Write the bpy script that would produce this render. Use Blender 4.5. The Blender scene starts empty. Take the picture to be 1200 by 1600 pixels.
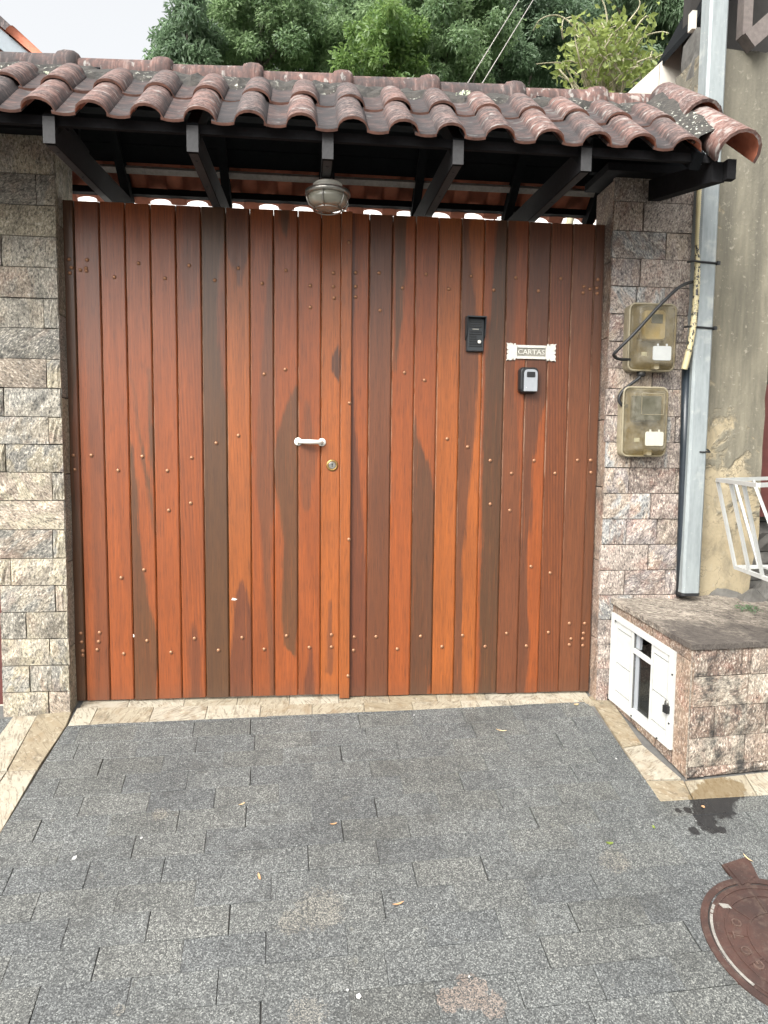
import bpy, math, random
import numpy as np
from mathutils import Vector, Matrix
random.seed(7); rng = np.random.default_rng(11)
C = bpy.context.scene.collection
# ------------------------------------------------------------------ camera
CAM = np.array([-0.17555, -3.69948, 1.32327]); RX, RY, RZ = -0.0864214, -0.0105355, -0.1061527; F = 1089.945
def rotm(rx, ry, rz):
    cx, sx = math.cos(rx), math.sin(rx); cy, sy = math.cos(ry), math.sin(ry); cz, sz = math.cos(rz), math.sin(rz)
    Y = np.array([[cz,-sz,0],[sz,cz,0],[0,0,1]]); P = np.array([[1,0,0],[0,cx,-sx],[0,sx,cx]]); Q = np.array([[cy,0,sy],[0,1,0],[-sy,0,cy]])
    return Y@P@Q
RM = rotm(RX, RY, RZ)
cd = bpy.data.cameras.new('camera'); cam = bpy.data.objects.new('camera', cd); C.objects.link(cam)
cd.sensor_fit = 'VERTICAL'; cd.sensor_height = 36.0; cd.lens = 36.0*F/1600.0; cd.clip_start = 0.05; cd.clip_end = 500
mw = Matrix.Identity(4)
for r in range(3):
    mw[r][0] = RM[r,0]; mw[r][1] = RM[r,2]; mw[r][2] = -RM[r,1]; mw[r][3] = CAM[r]
cam.matrix_world = mw; bpy.context.scene.camera = cam
# ------------------------------------------------------------------ light
SUN_EL, SUN_AZ = math.radians(42), math.radians(218)      # azimuth measured clockwise from +y: to the left, a little behind the camera
w = bpy.data.worlds.new('World'); bpy.context.scene.world = w; w.use_nodes = True
nt = w.node_tree; nt.nodes.clear()
sky = nt.nodes.new('ShaderNodeTexSky'); sky.sky_type = 'NISHITA'; sky.sun_disc = False
sky.sun_elevation = SUN_EL; sky.sun_rotation = SUN_AZ; sky.air_density = 1.5; sky.dust_density = 10.0; sky.ozone_density = 1.0
hs = nt.nodes.new('ShaderNodeHueSaturation'); hs.inputs['Saturation'].default_value = 0.12; hs.inputs['Value'].default_value = 1.25
bgn = nt.nodes.new('ShaderNodeBackground'); bgn.inputs['Strength'].default_value = 0.15
out = nt.nodes.new('ShaderNodeOutputWorld')
nt.links.new(sky.outputs[0], hs.inputs['Color']); nt.links.new(hs.outputs[0], bgn.inputs[0]); nt.links.new(bgn.outputs[0], out.inputs[0])
sl = bpy.data.lights.new('sun', 'SUN'); sl.energy = 0.65; sl.angle = math.radians(22); sl.color = (1.0, 0.96, 0.9)
so = bpy.data.objects.new('sun', sl); C.objects.link(so)
sd = Vector((math.sin(SUN_AZ)*math.cos(SUN_EL), math.cos(SUN_AZ)*math.cos(SUN_EL), math.sin(SUN_EL)))
so.rotation_euler = (-sd).to_track_quat('-Z', 'Y').to_euler(); so.location = (0, -6, 12)
vs = bpy.context.scene.view_settings
bpy.context.scene.display_settings.display_device = 'sRGB'
vs.view_transform = 'Standard'; vs.look = 'None'; vs.exposure = 1.07; vs.gamma = 1.0; vs.use_curve_mapping = False

# ------------------------------------------------------------------ placing: lines of sight met with real planes of the place
def ray(px, py): return RM@np.array([(px-600)/F, 1.0, -(py-800)/F])
def at(px, py, Y):
    d = ray(px, py); return CAM + d*((Y-CAM[1])/d[1])
def atz(px, py, Z):
    d = ray(px, py); return CAM + d*((Z-CAM[2])/d[2])
G0, GS, GT = -0.012177, 0.248319, -0.009411               # the paving: z = G0 + GS*y + GT*x
def gz(x, y): return G0 + GS*y + GT*x
def gr(px, py):
    d = ray(px, py); k = (G0+GS*CAM[1]+GT*CAM[0]-CAM[2])/(d[2]-GS*d[1]-GT*d[0]); return CAM + d*k
GN = np.array([-GT, -GS, 1.0]); GN /= np.linalg.norm(GN)

# ------------------------------------------------------------------ mesh helpers
class M:
    def __init__(s): s.v = []; s.f = []; s.sm = []
    def add(s, vs_, fs, smooth=False):
        o = len(s.v); s.v += [tuple(map(float, p)) for p in vs_]
        s.f += [tuple(i+o for i in f) for f in fs]; s.sm += [smooth]*len(fs); return s
    def box(s, a, b, ch=0.0):
        (x0,y0,z0),(x1,y1,z1) = a, b
        return s.loftpoly([[(x0,z0),(x1,z0),(x1,z1),(x0,z1)]]*2, [y0,y1]) if ch == 0 else s.cbox(a, b, ch)
    def cbox(s, a, b, c):                                  # box with chamfered edges round its +-y faces
        (x0,y0,z0),(x1,y1,z1) = a, b
        o = [(x0,z0),(x1,z0),(x1,z1),(x0,z1)]; i = [(x0+c,z0+c),(x1-c,z0+c),(x1-c,z1-c),(x0+c,z1-c)]
        return s.loftpoly([i,o,o,i], [y0,y0+c,y1-c,y1])
    def loftpoly(s, polys, ys, smooth=False, caps=True):   # xz outlines stacked along y (front = first)
        n = len(polys[0]); V = []; Fc = []
        for p, y in zip(polys, ys): V += [(q[0], y, q[1]) for q in p]
        for k in range(len(polys)-1):
            for i in range(n):
                j = (i+1) % n; Fc.append((k*n+i, k*n+n+i, k*n+n+j, k*n+j))
        o = len(s.v); s.add(V, Fc, smooth)
        if caps:
            s.f += [tuple(o+i for i in range(n)), tuple(o+(len(polys)-1)*n+i for i in reversed(range(n)))]; s.sm += [False, False]
        return s
    def prism(s, top, vec):                                # polygon (ccw seen from +vec side up) swept by -vec
        n = len(top); top = [np.array(p, float) for p in top]; vec = np.array(vec, float)
        V = top + [p-vec for p in top]
        return s.add(V, [tuple(range(n)), tuple(range(2*n-1, n-1, -1))] + [(i, n+i, n+(i+1)%n, (i+1)%n) for i in range(n)])
    def bar(s, p, q, w_, h_, up=(0,0,1)):                  # rectangular bar along p-q, w across, h in 'up'
        p = np.array(p, float); q = np.array(q, float); d = q-p; d /= np.linalg.norm(d)
        a = np.cross(d, up); a /= np.linalg.norm(a); b = np.cross(a, d)
        V = [e+a*sx*w_/2+b*sz*h_/2 for e in (p,q) for sx, sz in ((-1,-1),(1,-1),(1,1),(-1,1))]
        return s.add(V, [(3,2,1,0),(4,5,6,7)]+[(i,(i+1)%4,4+(i+1)%4,4+i) for i in range(4)])
    def tube(s, pts, r, n=8, caps=True):
        pts = [np.array(p, float) for p in pts]; k = len(pts); rs = r if hasattr(r, '__len__') else [r]*k
        V = []; up = np.array([0.13,0.21,0.97])
        for i in range(k):
            d = pts[min(i+1,k-1)]-pts[max(i-1,0)]; d /= np.linalg.norm(d)
            a = np.cross(d, up)
            if np.linalg.norm(a) < .1: a = np.cross(d, (1,0,0))
            a /= np.linalg.norm(a); b = np.cross(d, a)
            V += [pts[i]+rs[i]*(math.cos(t)*a+math.sin(t)*b) for t in np.linspace(0, 2*math.pi, n, endpoint=False)]
        Fc = [(i*n+j, i*n+(j+1)%n, (i+1)*n+(j+1)%n, (i+1)*n+j) for i in range(k-1) for j in range(n)]
        o = len(s.v); s.add(V, Fc, True)
        if caps: s.f += [tuple(o+j for j in reversed(range(n))), tuple(o+(k-1)*n+j for j in range(n))]; s.sm += [False]*2
        return s
    def lathe(s, prof, cen, ax, n=16, smooth=True):        # prof: (radius, along)
        ax = np.array(ax, float); ax /= np.linalg.norm(ax); cen = np.array(cen, float)
        a = np.cross(ax, (0.3,0.5,0.81)); a /= np.linalg.norm(a); b = np.cross(ax, a); V = []
        for r, h in prof: V += [cen+ax*h+r*(math.cos(t)*a+math.sin(t)*b) for t in np.linspace(0, 2*math.pi, n, endpoint=False)]
        k = len(prof)
        Fc = [(i*n+j, i*n+(j+1)%n, (i+1)*n+(j+1)%n, (i+1)*n+j) for i in range(k-1) for j in range(n)]
        o = len(s.v); s.add(V, Fc, smooth)
        s.f += [tuple(o+j for j in reversed(range(n))), tuple(o+(k-1)*n+j for j in range(n))]; s.sm += [False]*2
        return s
    def mesh(s, name, mat):
        me = bpy.data.meshes.new(name); me.from_pydata(s.v, [], s.f)
        me.polygons.foreach_set('use_smooth', s.sm); me.materials.append(mat); me.update(); return me
    def build(s, name, mat, parent=None, **kw): return link(name, s.mesh(name, mat), parent, **kw)
def link(name, me, parent=None, local=False, **kw):
    o = bpy.data.objects.new(name, me); C.objects.link(o)
    if parent is not None:
        o.parent = parent
        if not local: o.matrix_parent_inverse = Matrix.Translation(root_loc(parent)).inverted()
    for k, v in kw.items(): o[k] = v
    return o
def root_loc(o):
    t = Vector((0,0,0))
    while o is not None:
        if o.type == 'EMPTY': t = t + Vector(o.location)
        o = o.parent
    return t
def tag(o, label, cat, group=None, kind=None):
    o['label'] = label; o['category'] = cat
    if group: o['group'] = group
    if kind: o['kind'] = kind
    return o
def thing(name, loc, label, cat, group=None):
    o = bpy.data.objects.new(name, None); C.objects.link(o); o.location = tuple(float(v) for v in loc); o.empty_display_size = .1
    return tag(o, label, cat, group)
def part(m, name, mat, parent, **kw):                      # world-space part under a thing (or under a part of it)
    o = m.build(name, mat, None, **kw); o.parent = parent
    if parent.type == 'EMPTY': o.matrix_parent_inverse = Matrix.Translation(parent.location).inverted()
    return o
def rr(cx, cz, w_, h_, r, n=5):                            # rounded rectangle in xz, ccw
    P = []
    for sx, sz, a0 in ((1,-1,-90),(1,1,0),(-1,1,90),(-1,-1,180)):
        for i in range(n+1):
            t = math.radians(a0+90*i/n); P.append((cx+sx*(w_/2-r)+r*math.cos(t), cz+sz*(h_/2-r)+r*math.sin(t)))
    return P
def rough_slab(m, p00, p10, p11, p01, nrm, depth, jit=.004, ch=.004, nu=4, nv=2, gap=.0026):
    """a split-faced stone: 4 corners on the joint plane, proud along nrm"""
    P = [np.array(p, float) for p in (p00,p10,p11,p01)]; cen = sum(P)/4; nrm = np.array(nrm, float)
    P = [p+(cen-p)/np.linalg.norm(cen-p)*gap*1.4 for p in P]
    V = []; idx = {}
    for j in range(nv+1):
        for i in range(nu+1):
            u, v = i/nu, j/nv; p = (P[0]*(1-u)+P[1]*u)*(1-v)+(P[3]*(1-u)+P[2]*u)*v
            edge = i in (0,nu) or j in (0,nv)
            h = depth - ch + random.uniform(-1,1)*jit*.5 if edge else depth + random.uniform(-1,1)*jit
            q = p + (p-cen)*(0 if edge else -.02)
            if edge: q = q + (P[1]-P[0])/np.linalg.norm(P[1]-P[0])*random.uniform(-.0012,.0012)
            idx[i,j] = len(V); V.append(q + nrm*h)
    Fc = [(idx[i,j], idx[i+1,j], idx[i+1,j+1], idx[i,j+1]) for j in range(nv) for i in range(nu)]
    ring = [(i,0) for i in range(nu)]+[(nu,j) for j in range(nv)]+[(i,nv) for i in range(nu,0,-1)]+[(0,j) for j in range(nv,0,-1)]
    b0 = len(V)
    for (i,j) in ring:
        u, v = i/nu, j/nv; V.append((P[0]*(1-u)+P[1]*u)*(1-v)+(P[3]*(1-u)+P[2]*u)*v)
    n = len(ring)
    Fc += [(idx[ring[k]], b0+k, b0+(k+1)%n, idx[ring[(k+1)%n]]) for k in range(n)]
    return m.add(V, Fc)
def text_mesh(txt, size, depth):
    cu = bpy.data.curves.new('lettering', 'FONT'); cu.body = txt; cu.size = size; cu.extrude = depth; cu.align_x = 'CENTER'; cu.align_y = 'CENTER'; cu.resolution_u = 2
    o = bpy.data.objects.new('lettering', cu); C.objects.link(o)
    bpy.context.view_layer.update()
    me = bpy.data.meshes.new_from_object(o.evaluated_get(bpy.context.evaluated_depsgraph_get()))
    V = [tuple(v.co) for v in me.vertices]; Fc = [tuple(p.vertices) for p in me.polygons]
    bpy.data.objects.remove(o); bpy.data.meshes.remove(me); bpy.data.curves.remove(cu)
    return V, Fc

# ------------------------------------------------------------------ materials
class N:
    def __init__(s, name):
        s.m = bpy.data.materials.new(name); s.m.use_nodes = True; s.t = s.m.node_tree; s.b = s.t.nodes['Principled BSDF']
    def n(s, typ, **kw):
        x = s.t.nodes.new('ShaderNode'+typ)
        for k, v in kw.items():
            if hasattr(x, k): setattr(x, k, v)
            else: s.set(x, k, v)
        return x
    def set(s, x, k, v):
        i = x.inputs[k] if k in x.inputs else x.inputs[int(k[1:])]
        if hasattr(v, 'is_output'): s.t.links.new(v, i)
        else: i.default_value = v
    def math(s, op, a, b=0.0, c=0.0, clamp=False):
        x = s.n('Math', operation=op, use_clamp=clamp); s.set(x,'_0',a); s.set(x,'_1',b); s.set(x,'_2',c); return x.outputs[0]
    def mix(s, f, a, b, mode='MIX'):
        x = s.n('Mix', data_type='RGBA', blend_type=mode); x.clamp_result = False
        for k, v in ((0,f),(6,a),(7,b)):
            if hasattr(v,'is_output'): s.t.links.new(v, x.inputs[k])
            else: x.inputs[k].default_value = v if k == 0 else (tuple(v)+(1,))[:4]
        return x.outputs[2]
    def ramp(s, f, stops, interp='LINEAR'):
        x = s.n('ValToRGB'); r = x.color_ramp; r.interpolation = interp
        while len(r.elements) < len(stops): r.elements.new(0.5)
        for e, (p, c) in zip(r.elements, stops):
            e.position = p; e.color = (c,c,c,1) if not hasattr(c,'__len__') else tuple(c)+(1,)
        s.set(x, '_0', f); return x.outputs[0]
    def noise(s, vec, scale, detail=4, rough=.55, dist=0, **kw):
        x = s.n('TexNoise', Scale=scale, Detail=detail, Roughness=rough, Distortion=dist)
        if vec is not None: s.t.links.new(vec, x.inputs['Vector'])
        return x.outputs[0]
    def coords(s, which='Object'): return s.n('TexCoord').outputs[which]
    def pos(s): return s.n('NewGeometry').outputs['Position']
    def rnd(s): return s.n('ObjectInfo').outputs['Random']
    def scale(s, vec, xyz):
        x = s.n('VectorMath', operation='MULTIPLY'); s.t.links.new(vec, x.inputs[0]); x.inputs[1].default_value = xyz; return x.outputs[0]
    def offs(s, vec, val, k=37.0):
        c = s.n('CombineXYZ'); s.set(c,'X',s.math('MULTIPLY',val,k)); s.set(c,'Y',s.math('MULTIPLY',val,k*1.7)); s.set(c,'Z',s.math('MULTIPLY',val,k*.6))
        x = s.n('VectorMath', operation='ADD'); s.t.links.new(vec, x.inputs[0]); s.t.links.new(c.outputs[0], x.inputs[1]); return x.outputs[0]
    def bump(s, h, strength=.4, dist=.004):
        x = s.n('Bump', Strength=strength, Distance=dist); s.t.links.new(h, x.inputs['Height']); s.t.links.new(x.outputs[0], s.b.inputs['Normal'])
    def done(s, col, rough=.7, **kw):
        s.set(s.b, 'Base Color', col if hasattr(col,'is_output') else (tuple(col)+(1,))[:4]); s.set(s.b, 'Roughness', rough)
        for k, v in kw.items(): s.set(s.b, k.replace('_',' '), v)
        return s.m
def simple(name, col, rough=.6, var=.25, scale=30, bump=.15, **kw):
    k = N(name); p = k.pos(); a = k.noise(p, scale, 5, .6); b = k.noise(p, scale*.12, 3)
    f = k.math('ADD', k.math('MULTIPLY', a, .6), k.math('MULTIPLY', b, .4))
    c = k.mix(k.ramp(f, [(.3,0),(.7,1)]), tuple(x*(1-var) for x in col), tuple(x*(1+var) for x in col))
    if bump: k.bump(a, bump, .003)
    return k.done(c, rough, **kw)

ORANGE, REDDARK, MID, DARK, LIGHT = (.225,.055,.0115), (.092,.028,.012), (.125,.040,.014), (.076,.033,.0125), (.26,.071,.0135)
def wood_plank(i, base, streaks, rings=0.0, seed=0):
    k = N('varnished_plank_wood'); g = k.coords('Generated'); sep = k.n('SeparateXYZ'); k.t.links.new(g, sep.inputs[0]); u, v = sep.outputs[0], sep.outputs[2]
    o = k.pos(); oo = k.scale(o, (1,1,1)); off = k.n('VectorMath', operation='ADD'); k.t.links.new(oo, off.inputs[0]); off.inputs[1].default_value = (seed*3.1, 0, seed*5.7); o = off.outputs[0]
    fine = k.noise(k.scale(o,(240,1,9)), 1, 6, .7); fine2 = k.noise(k.scale(o,(95,1,2.6)), 1, 5, .62, .3); mid = k.noise(k.scale(o,(28,1,1.6)), 1, 4, .6, .4); big = k.noise(k.scale(o,(7,1,1.0)), 1, 3, .5, .6)
    col = k.mix(k.ramp(mid,[(.3,0),(.72,1)]), tuple(x*.86 for x in base), tuple(x*1.12 for x in base))
    col = k.mix(k.math('MULTIPLY', k.ramp(big,[(.42,0),(.68,1)]), .45), col, tuple(x*.6 for x in base))
    if rings:
        wv = k.n('TexWave', wave_type='RINGS', rings_direction='SPHERICAL', wave_profile='SAW', Scale=2.2, Distortion=2.2, Detail=2.0)
        wv.inputs['Detail Scale'].default_value = 1.2
        k.t.links.new(k.scale(o,(9,0,1.25)), wv.inputs['Vector'])
        col = k.mix(k.math('MULTIPLY', k.ramp(wv.outputs[1],[(.2,0),(.85,1)]), rings), col, tuple(x*.5 for x in base))
    jag = k.math('ADD', k.math('MULTIPLY', k.math('SUBTRACT', k.noise(k.scale(o,(16,1,5)), 1, 6, .72), .5), .36), k.math('MULTIPLY', k.math('SUBTRACT', fine2, .5), .42))
    uu = k.math('ADD', u, jag)
    for stops, c in streaks:
        stops = sorted(stops); S = [(0, stops[0][1], stops[0][2])] if stops[0][0] > 0 else []
        if S and stops[0][0] > .03: S = [(0,1.4,-.4),(stops[0][0]-.015,(stops[0][1]+stops[0][2])/2+.1,(stops[0][1]+stops[0][2])/2-.1)]
        S += stops
        if stops[-1][0] < .97: m_ = (stops[-1][1]+stops[-1][2])/2; S += [(stops[-1][0]+.015,m_+.1,m_-.1),(1,1.4,-.4)]
        L = k.ramp(v, [(p, (.5+.25*(a), .5+.25*(b), 0)) for p, a, b in S], 'LINEAR')
        sp = k.n('SeparateColor'); k.t.links.new(L, sp.inputs[0])
        lo = k.math('MULTIPLY', k.math('SUBTRACT', sp.outputs[0], .5), 4); hi = k.math('MULTIPLY', k.math('SUBTRACT', sp.outputs[1], .5), 4)
        f = k.math('MULTIPLY', k.math('MULTIPLY_ADD', k.math('SUBTRACT', uu, lo), 7.5, .5, clamp=True), k.math('MULTIPLY_ADD', k.math('SUBTRACT', hi, uu), 7.5, .5, clamp=True))
        cc = k.mix(k.ramp(mid,[(.3,0),(.75,1)]), tuple(x*.8 for x in c), tuple(x*1.2 for x in c))
        col = k.mix(k.math('MULTIPLY', f, .93), col, cc)
    col = k.mix(k.math('MULTIPLY', k.ramp(fine2,[(.36,1),(.54,0)]), .36), col, tuple(x*.48 for x in base))
    col = k.mix(k.math('MULTIPLY', k.ramp(fine2,[(.56,0),(.72,1)]), .3), col, tuple(min(1,x*1.55) for x in base))
    col = k.mix(k.math('MULTIPLY', k.ramp(fine,[(.36,1),(.5,0)]), .5), col, (.02,.009,.005))
    # pale bevel highlight painted along the left-hand bead of each board, mostly higher up
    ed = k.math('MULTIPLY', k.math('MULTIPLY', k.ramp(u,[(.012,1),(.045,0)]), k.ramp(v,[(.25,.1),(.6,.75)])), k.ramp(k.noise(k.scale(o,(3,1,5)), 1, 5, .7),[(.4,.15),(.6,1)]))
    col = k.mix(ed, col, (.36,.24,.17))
    # dirt splashed at the foot and a few scuffs
    foot = k.math('MULTIPLY', k.ramp(v,[(0,1),(.035,0)]), k.ramp(fine,[(.35,0),(.7,1)]))
    col = k.mix(k.math('MULTIPLY', foot, .6), col, (.06,.04,.028))
    scf = k.ramp(k.noise(k.scale(o,(60,1,22)), 1, 2, .5), [(.76,0),(.80,1)])
    col = k.mix(k.math('MULTIPLY', scf, .4), col, (.3,.15,.08))
    k.bump(k.math('ADD', fine, k.math('MULTIPLY', fine2, 1.0)), .22, .002)
    return k.done(col, k.ramp(fine2,[(.3,.5),(.7,.36)]), Coat_Weight=.16, Coat_Roughness=.22)

def stone_mat(name, tints, streak=(1,1), contrast=1.0, bscale=1.0, stain=.55, red=.5):
    k = N(name); r = k.rnd(); o = k.offs(k.coords('Object'), r)
    rot = k.n('VectorRotate', rotation_type='Y_AXIS'); k.t.links.new(o, rot.inputs['Vector'])
    wn = k.n('TexWhiteNoise', noise_dimensions='1D'); k.t.links.new(r, wn.inputs['W'])
    k.t.links.new(k.math('MULTIPLY', k.math('SUBTRACT', k.ramp(wn.outputs[0],[(0,.5),(.45,.5),(.55,0),(1,1)]), .5), 2.4), rot.inputs['Angle'])
    q = rot.outputs[0]
    st = k.noise(k.scale(q,(125*streak[0],125,62*streak[1])), 1, 6, .74, .35); gr_ = k.noise(o, 260, 2, .75); cl = k.noise(k.scale(q,(14,14,6)), 1, 3, .55, .5); cl2 = k.noise(k.offs(q, r, 9), 9, 3, .5)
    base = k.ramp(wn.outputs[1] if False else wn.outputs[0], [(i/(len(tints)), t) for i, t in enumerate(tints)], 'CONSTANT')
    wn2 = k.n('TexWhiteNoise', noise_dimensions='1D'); k.t.links.new(k.math('ADD', r, 3.3), wn2.inputs['W'])
    base2 = k.ramp(wn2.outputs[0], [(i/(len(tints)), t) for i, t in enumerate(tints[::-1])], 'CONSTANT')
    wn3 = k.n('TexWhiteNoise', noise_dimensions='1D'); k.t.links.new(k.math('ADD', r, 8.1), wn3.inputs['W'])
    col = k.mix(1.0, k.mix(k.ramp(cl,[(.45,0),(.55,1)]), base, base2), k.ramp(wn3.outputs[0],[(0,.72),(.35,.92),(.7,1.08),(1,1.18)]), 'MULTIPLY')
    col = k.mix(k.math('MULTIPLY', k.ramp(cl2,[(.55,0),(.7,1)]), red), col, (.26,.12,.085))
    col = k.mix(k.math('MULTIPLY', k.ramp(st,[(.38,1),(.49,0)]), .9*contrast), col, (.030,.029,.029))
    col = k.mix(k.math('MULTIPLY', k.ramp(st,[(.53,0),(.62,1)]), .85*contrast), col, (.62,.57,.48))
    col = k.mix(k.math('MULTIPLY', k.ramp(gr_,[(.34,1),(.46,0)]), .5*contrast), col, (.03,.028,.027))
    # black weathering patches
    wz = k.noise(k.pos(), 8.5, 7, .68)
    col = k.mix(k.math('MULTIPLY', k.ramp(wz,[(.49,0),(.64,1)]), stain), col, (.028,.027,.025))
    k.bump(k.math('ADD', st, k.math('MULTIPLY', gr_, .5)), .75, .006*bscale)
    return k.done(col, .82)
m_stone = stone_mat('split_quartzite', [(.27,.25,.205),(.35,.31,.225),(.30,.265,.205),(.235,.225,.195),(.38,.335,.24),(.31,.255,.195)], stain=.42, contrast=.95, red=.22)
m_stone_r = stone_mat('pinkish_quartzite', [(.29,.225,.19),(.31,.255,.22),(.33,.275,.235),(.25,.215,.20),(.35,.285,.225),(.30,.30,.29)], stain=.35)
m_stone_b = stone_mat('stained_quartzite', [(.24,.18,.135),(.26,.21,.165),(.30,.26,.205),(.21,.145,.11)], contrast=1.0, stain=.97)
m_pink = stone_mat('pink_speckled_stone', [(.24,.16,.11),(.22,.15,.11),(.26,.185,.13)], contrast=.75)
def topslab():
    k = N('weathered_slab_stone'); o = k.pos(); q = k.n('VectorRotate', rotation_type='Z_AXIS', Angle=.5); k.t.links.new(o, q.inputs['Vector'])
    st = k.noise(k.scale(q.outputs[0],(26,66,40)), 1, 8, .8, 1.4); b = k.noise(o, 4.5, 6, .68, .4)
    col = k.ramp(st, [(.38,(.03,.027,.025)),(.47,(.12,.10,.08)),(.54,(.27,.235,.19)),(.64,(.40,.36,.30))])
    g = k.n('SeparateXYZ'); k.t.links.new(o, g.inputs[0])
    f = k.math('ADD', b, k.math('MULTIPLY', k.math('ADD', g.outputs[1], .36), -.75))
    col = k.mix(k.math('MULTIPLY', k.ramp(f,[(.42,0),(.66,1)]), .8), col, (.035,.029,.026))
    k.bump(st, .6, .005); return k.done(col, .8)
m_slab = topslab()
def yellow():
    k = N('yellow_quartzite'); r = k.rnd(); o = k.offs(k.coords('Object'), r); wn = k.n('TexWhiteNoise', noise_dimensions='1D'); k.t.links.new(r, wn.inputs['W'])
    rot = k.n('VectorRotate', rotation_type='Z_AXIS'); k.t.links.new(o, rot.inputs['Vector']); k.t.links.new(k.math('MULTIPLY', wn.outputs[0], 3.1), rot.inputs['Angle'])
    st = k.noise(k.scale(rot.outputs[0],(70,14,40)), 1, 6, .65, 1.2); b = k.noise(o, 11, 4, .6, .8); c = k.noise(o, 34, 5, .7)
    tint = k.ramp(wn.outputs[0],[(0,(.25,.22,.16)),(.3,(.28,.255,.20)),(.55,(.22,.185,.125)),(.8,(.30,.275,.215))],'CONSTANT')
    col = k.mix(k.math('MULTIPLY', k.ramp(b,[(.5,0),(.72,1)]), .6), tint, (.15,.095,.045))
    col = k.mix(k.math('MULTIPLY', k.ramp(st,[(.38,1),(.5,0)]), .75), col, (.105,.08,.052))
    col = k.mix(k.math('MULTIPLY', k.ramp(c,[(.56,0),(.68,1)]), .45), col, (.46,.42,.33))
    col = k.mix(k.math('MULTIPLY', k.ramp(k.noise(k.pos(), 7, 5, .7),[(.57,0),(.68,1)]), .6), col, (.07,.06,.045))
    wet = wetmask(k)
    col = k.mix(k.math('MULTIPLY', wet, .62), col, (.10,.062,.02))
    k.bump(k.math('ADD', st, c), .35, .003)
    return k.done(col, k.math('SUBTRACT', .72, k.math('MULTIPLY', wet, .35)))
def blob(k, o, pts, nz, amp):
    f = None
    for x, y, r in pts:
        d = k.n('VectorMath', operation='DISTANCE'); q = k.scale(o,(1,1,0)); k.t.links.new(q, d.inputs[0]); d.inputs[1].default_value = (x,y,0)
        v = k.math('SUBTRACT', 1.0, k.math('DIVIDE', d.outputs['Value'], r)); f = v if f is None else k.math('MAXIMUM', f, v)
    f = k.math('ADD', f, k.math('MULTIPLY', k.math('SUBTRACT', nz, .5), amp))
    return k.math('MULTIPLY_ADD', f, 9, 0.0, clamp=True)
def wetmask(k):
    P = [(1107,1258,.075),(1125,1262,.06),(1100,1275,.05),(1105,1288,.045),(1085,1299,.022),(1128,1296,.02),(1075,1266,.018),(1060,1267,.014),(1130,1232,.085),(1118,1242,.08),(1150,1228,.04)]
    o = k.pos()
    return blob(k, o, [(gr(a,b)[0], gr(a,b)[1], r*1.05) for a, b, r in P], k.noise(o, 38, 6, .68), 1.5)
m_yellow = yellow()
def granite():
    k = N('grey_granite'); r = k.rnd(); p = k.pos(); o = k.offs(p, r)
    wn = k.n('TexWhiteNoise', noise_dimensions='1D'); k.t.links.new(r, wn.inputs['W'])
    vo = k.n('TexVoronoi', feature='F1', Scale=270.0); k.t.links.new(o, vo.inputs['Vector'])
    sp = k.n('SeparateColor'); k.t.links.new(vo.outputs['Color'], sp.inputs[0])
    a = k.noise(o, 190, 3, .7); b = k.noise(p, 2.3, 4, .6); c = k.noise(o, 12, 4, .6)
    grain = k.math('ADD', k.math('MULTIPLY', sp.outputs[0], .55), k.math('MULTIPLY', a, .55))
    col = k.ramp(grain, [(.2,(.018,.018,.0175)),(.42,(.053,.0535,.053)),(.58,(.084,.084,.082)),(.72,(.13,.129,.125)),(.88,(.27,.265,.25))])
    col = k.mix(1.0, col, k.ramp(wn.outputs[0],[(0,(.86,.87,.89)),(.25,(.96,.965,.97)),(.6,(1.04,1.04,1.03)),(.85,(1.08,1.06,1.02)),(1,(.92,.91,.88))]), 'MULTIPLY')
    col = k.mix(1.0, col, k.ramp(b,[(.3,.84),(.7,1.14)]), 'MULTIPLY')
    col = k.mix(k.math('MULTIPLY', k.ramp(c,[(.52,0),(.7,1)]), .35), col, (.03,.03,.03))
    ds = k.noise(p, 6.5, 5, .65, .5)
    col = k.mix(k.math('MULTIPLY', k.ramp(ds,[(.56,0),(.68,1)]), .4), col, (.032,.031,.029))
    col = k.mix(k.math('MULTIPLY', k.ramp(k.noise(p, 14, 5, .7),[(.64,0),(.72,1)]), .3), col, (.16,.145,.115))
    col = k.mix(1.0, col, (.95,1.0,1.0), 'MULTIPLY')
    P = [(735,1552,.06),(700,1560,.04),(770,1570,.045),(750,1540,.03)]
    pk = blob(k, p, [(gr(x,y)[0], gr(x,y)[1], q) for x, y, q in P], k.noise(p, 45, 4, .6), 1.5)
    P2 = [(480,1586,.06),(500,1420,.09),(455,1440,.05),(960,1345,.06),(250,1272,.035),(186,1578,.02)]
    pk2 = blob(k, p, [(gr(x,y)[0], gr(x,y)[1], q) for x, y, q in P2], k.noise(p, 70, 4, .65), 2.0)
    col = k.mix(k.math('MULTIPLY', k.math('MULTIPLY', pk, k.ramp(grain,[(.4,0),(.7,1)])), .4), col, (.27,.18,.13))
    col = k.mix(k.math('MULTIPLY', k.math('MULTIPLY', pk2, k.ramp(grain,[(.45,0),(.75,1)])), .28), col, (.26,.22,.16))
    wet = wetmask(k)
    col = k.mix(k.math('MULTIPLY', wet, .9), col, (.012,.012,.013))
    k.bump(k.math('ADD', a, k.math('MULTIPLY', c, 1.2)), .38, .003)
    return k.done(col, k.math('SUBTRACT', k.ramp(c,[(.3,.5),(.7,.72)]), k.math('MULTIPLY', wet, .3)))
m_granite = granite()
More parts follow.
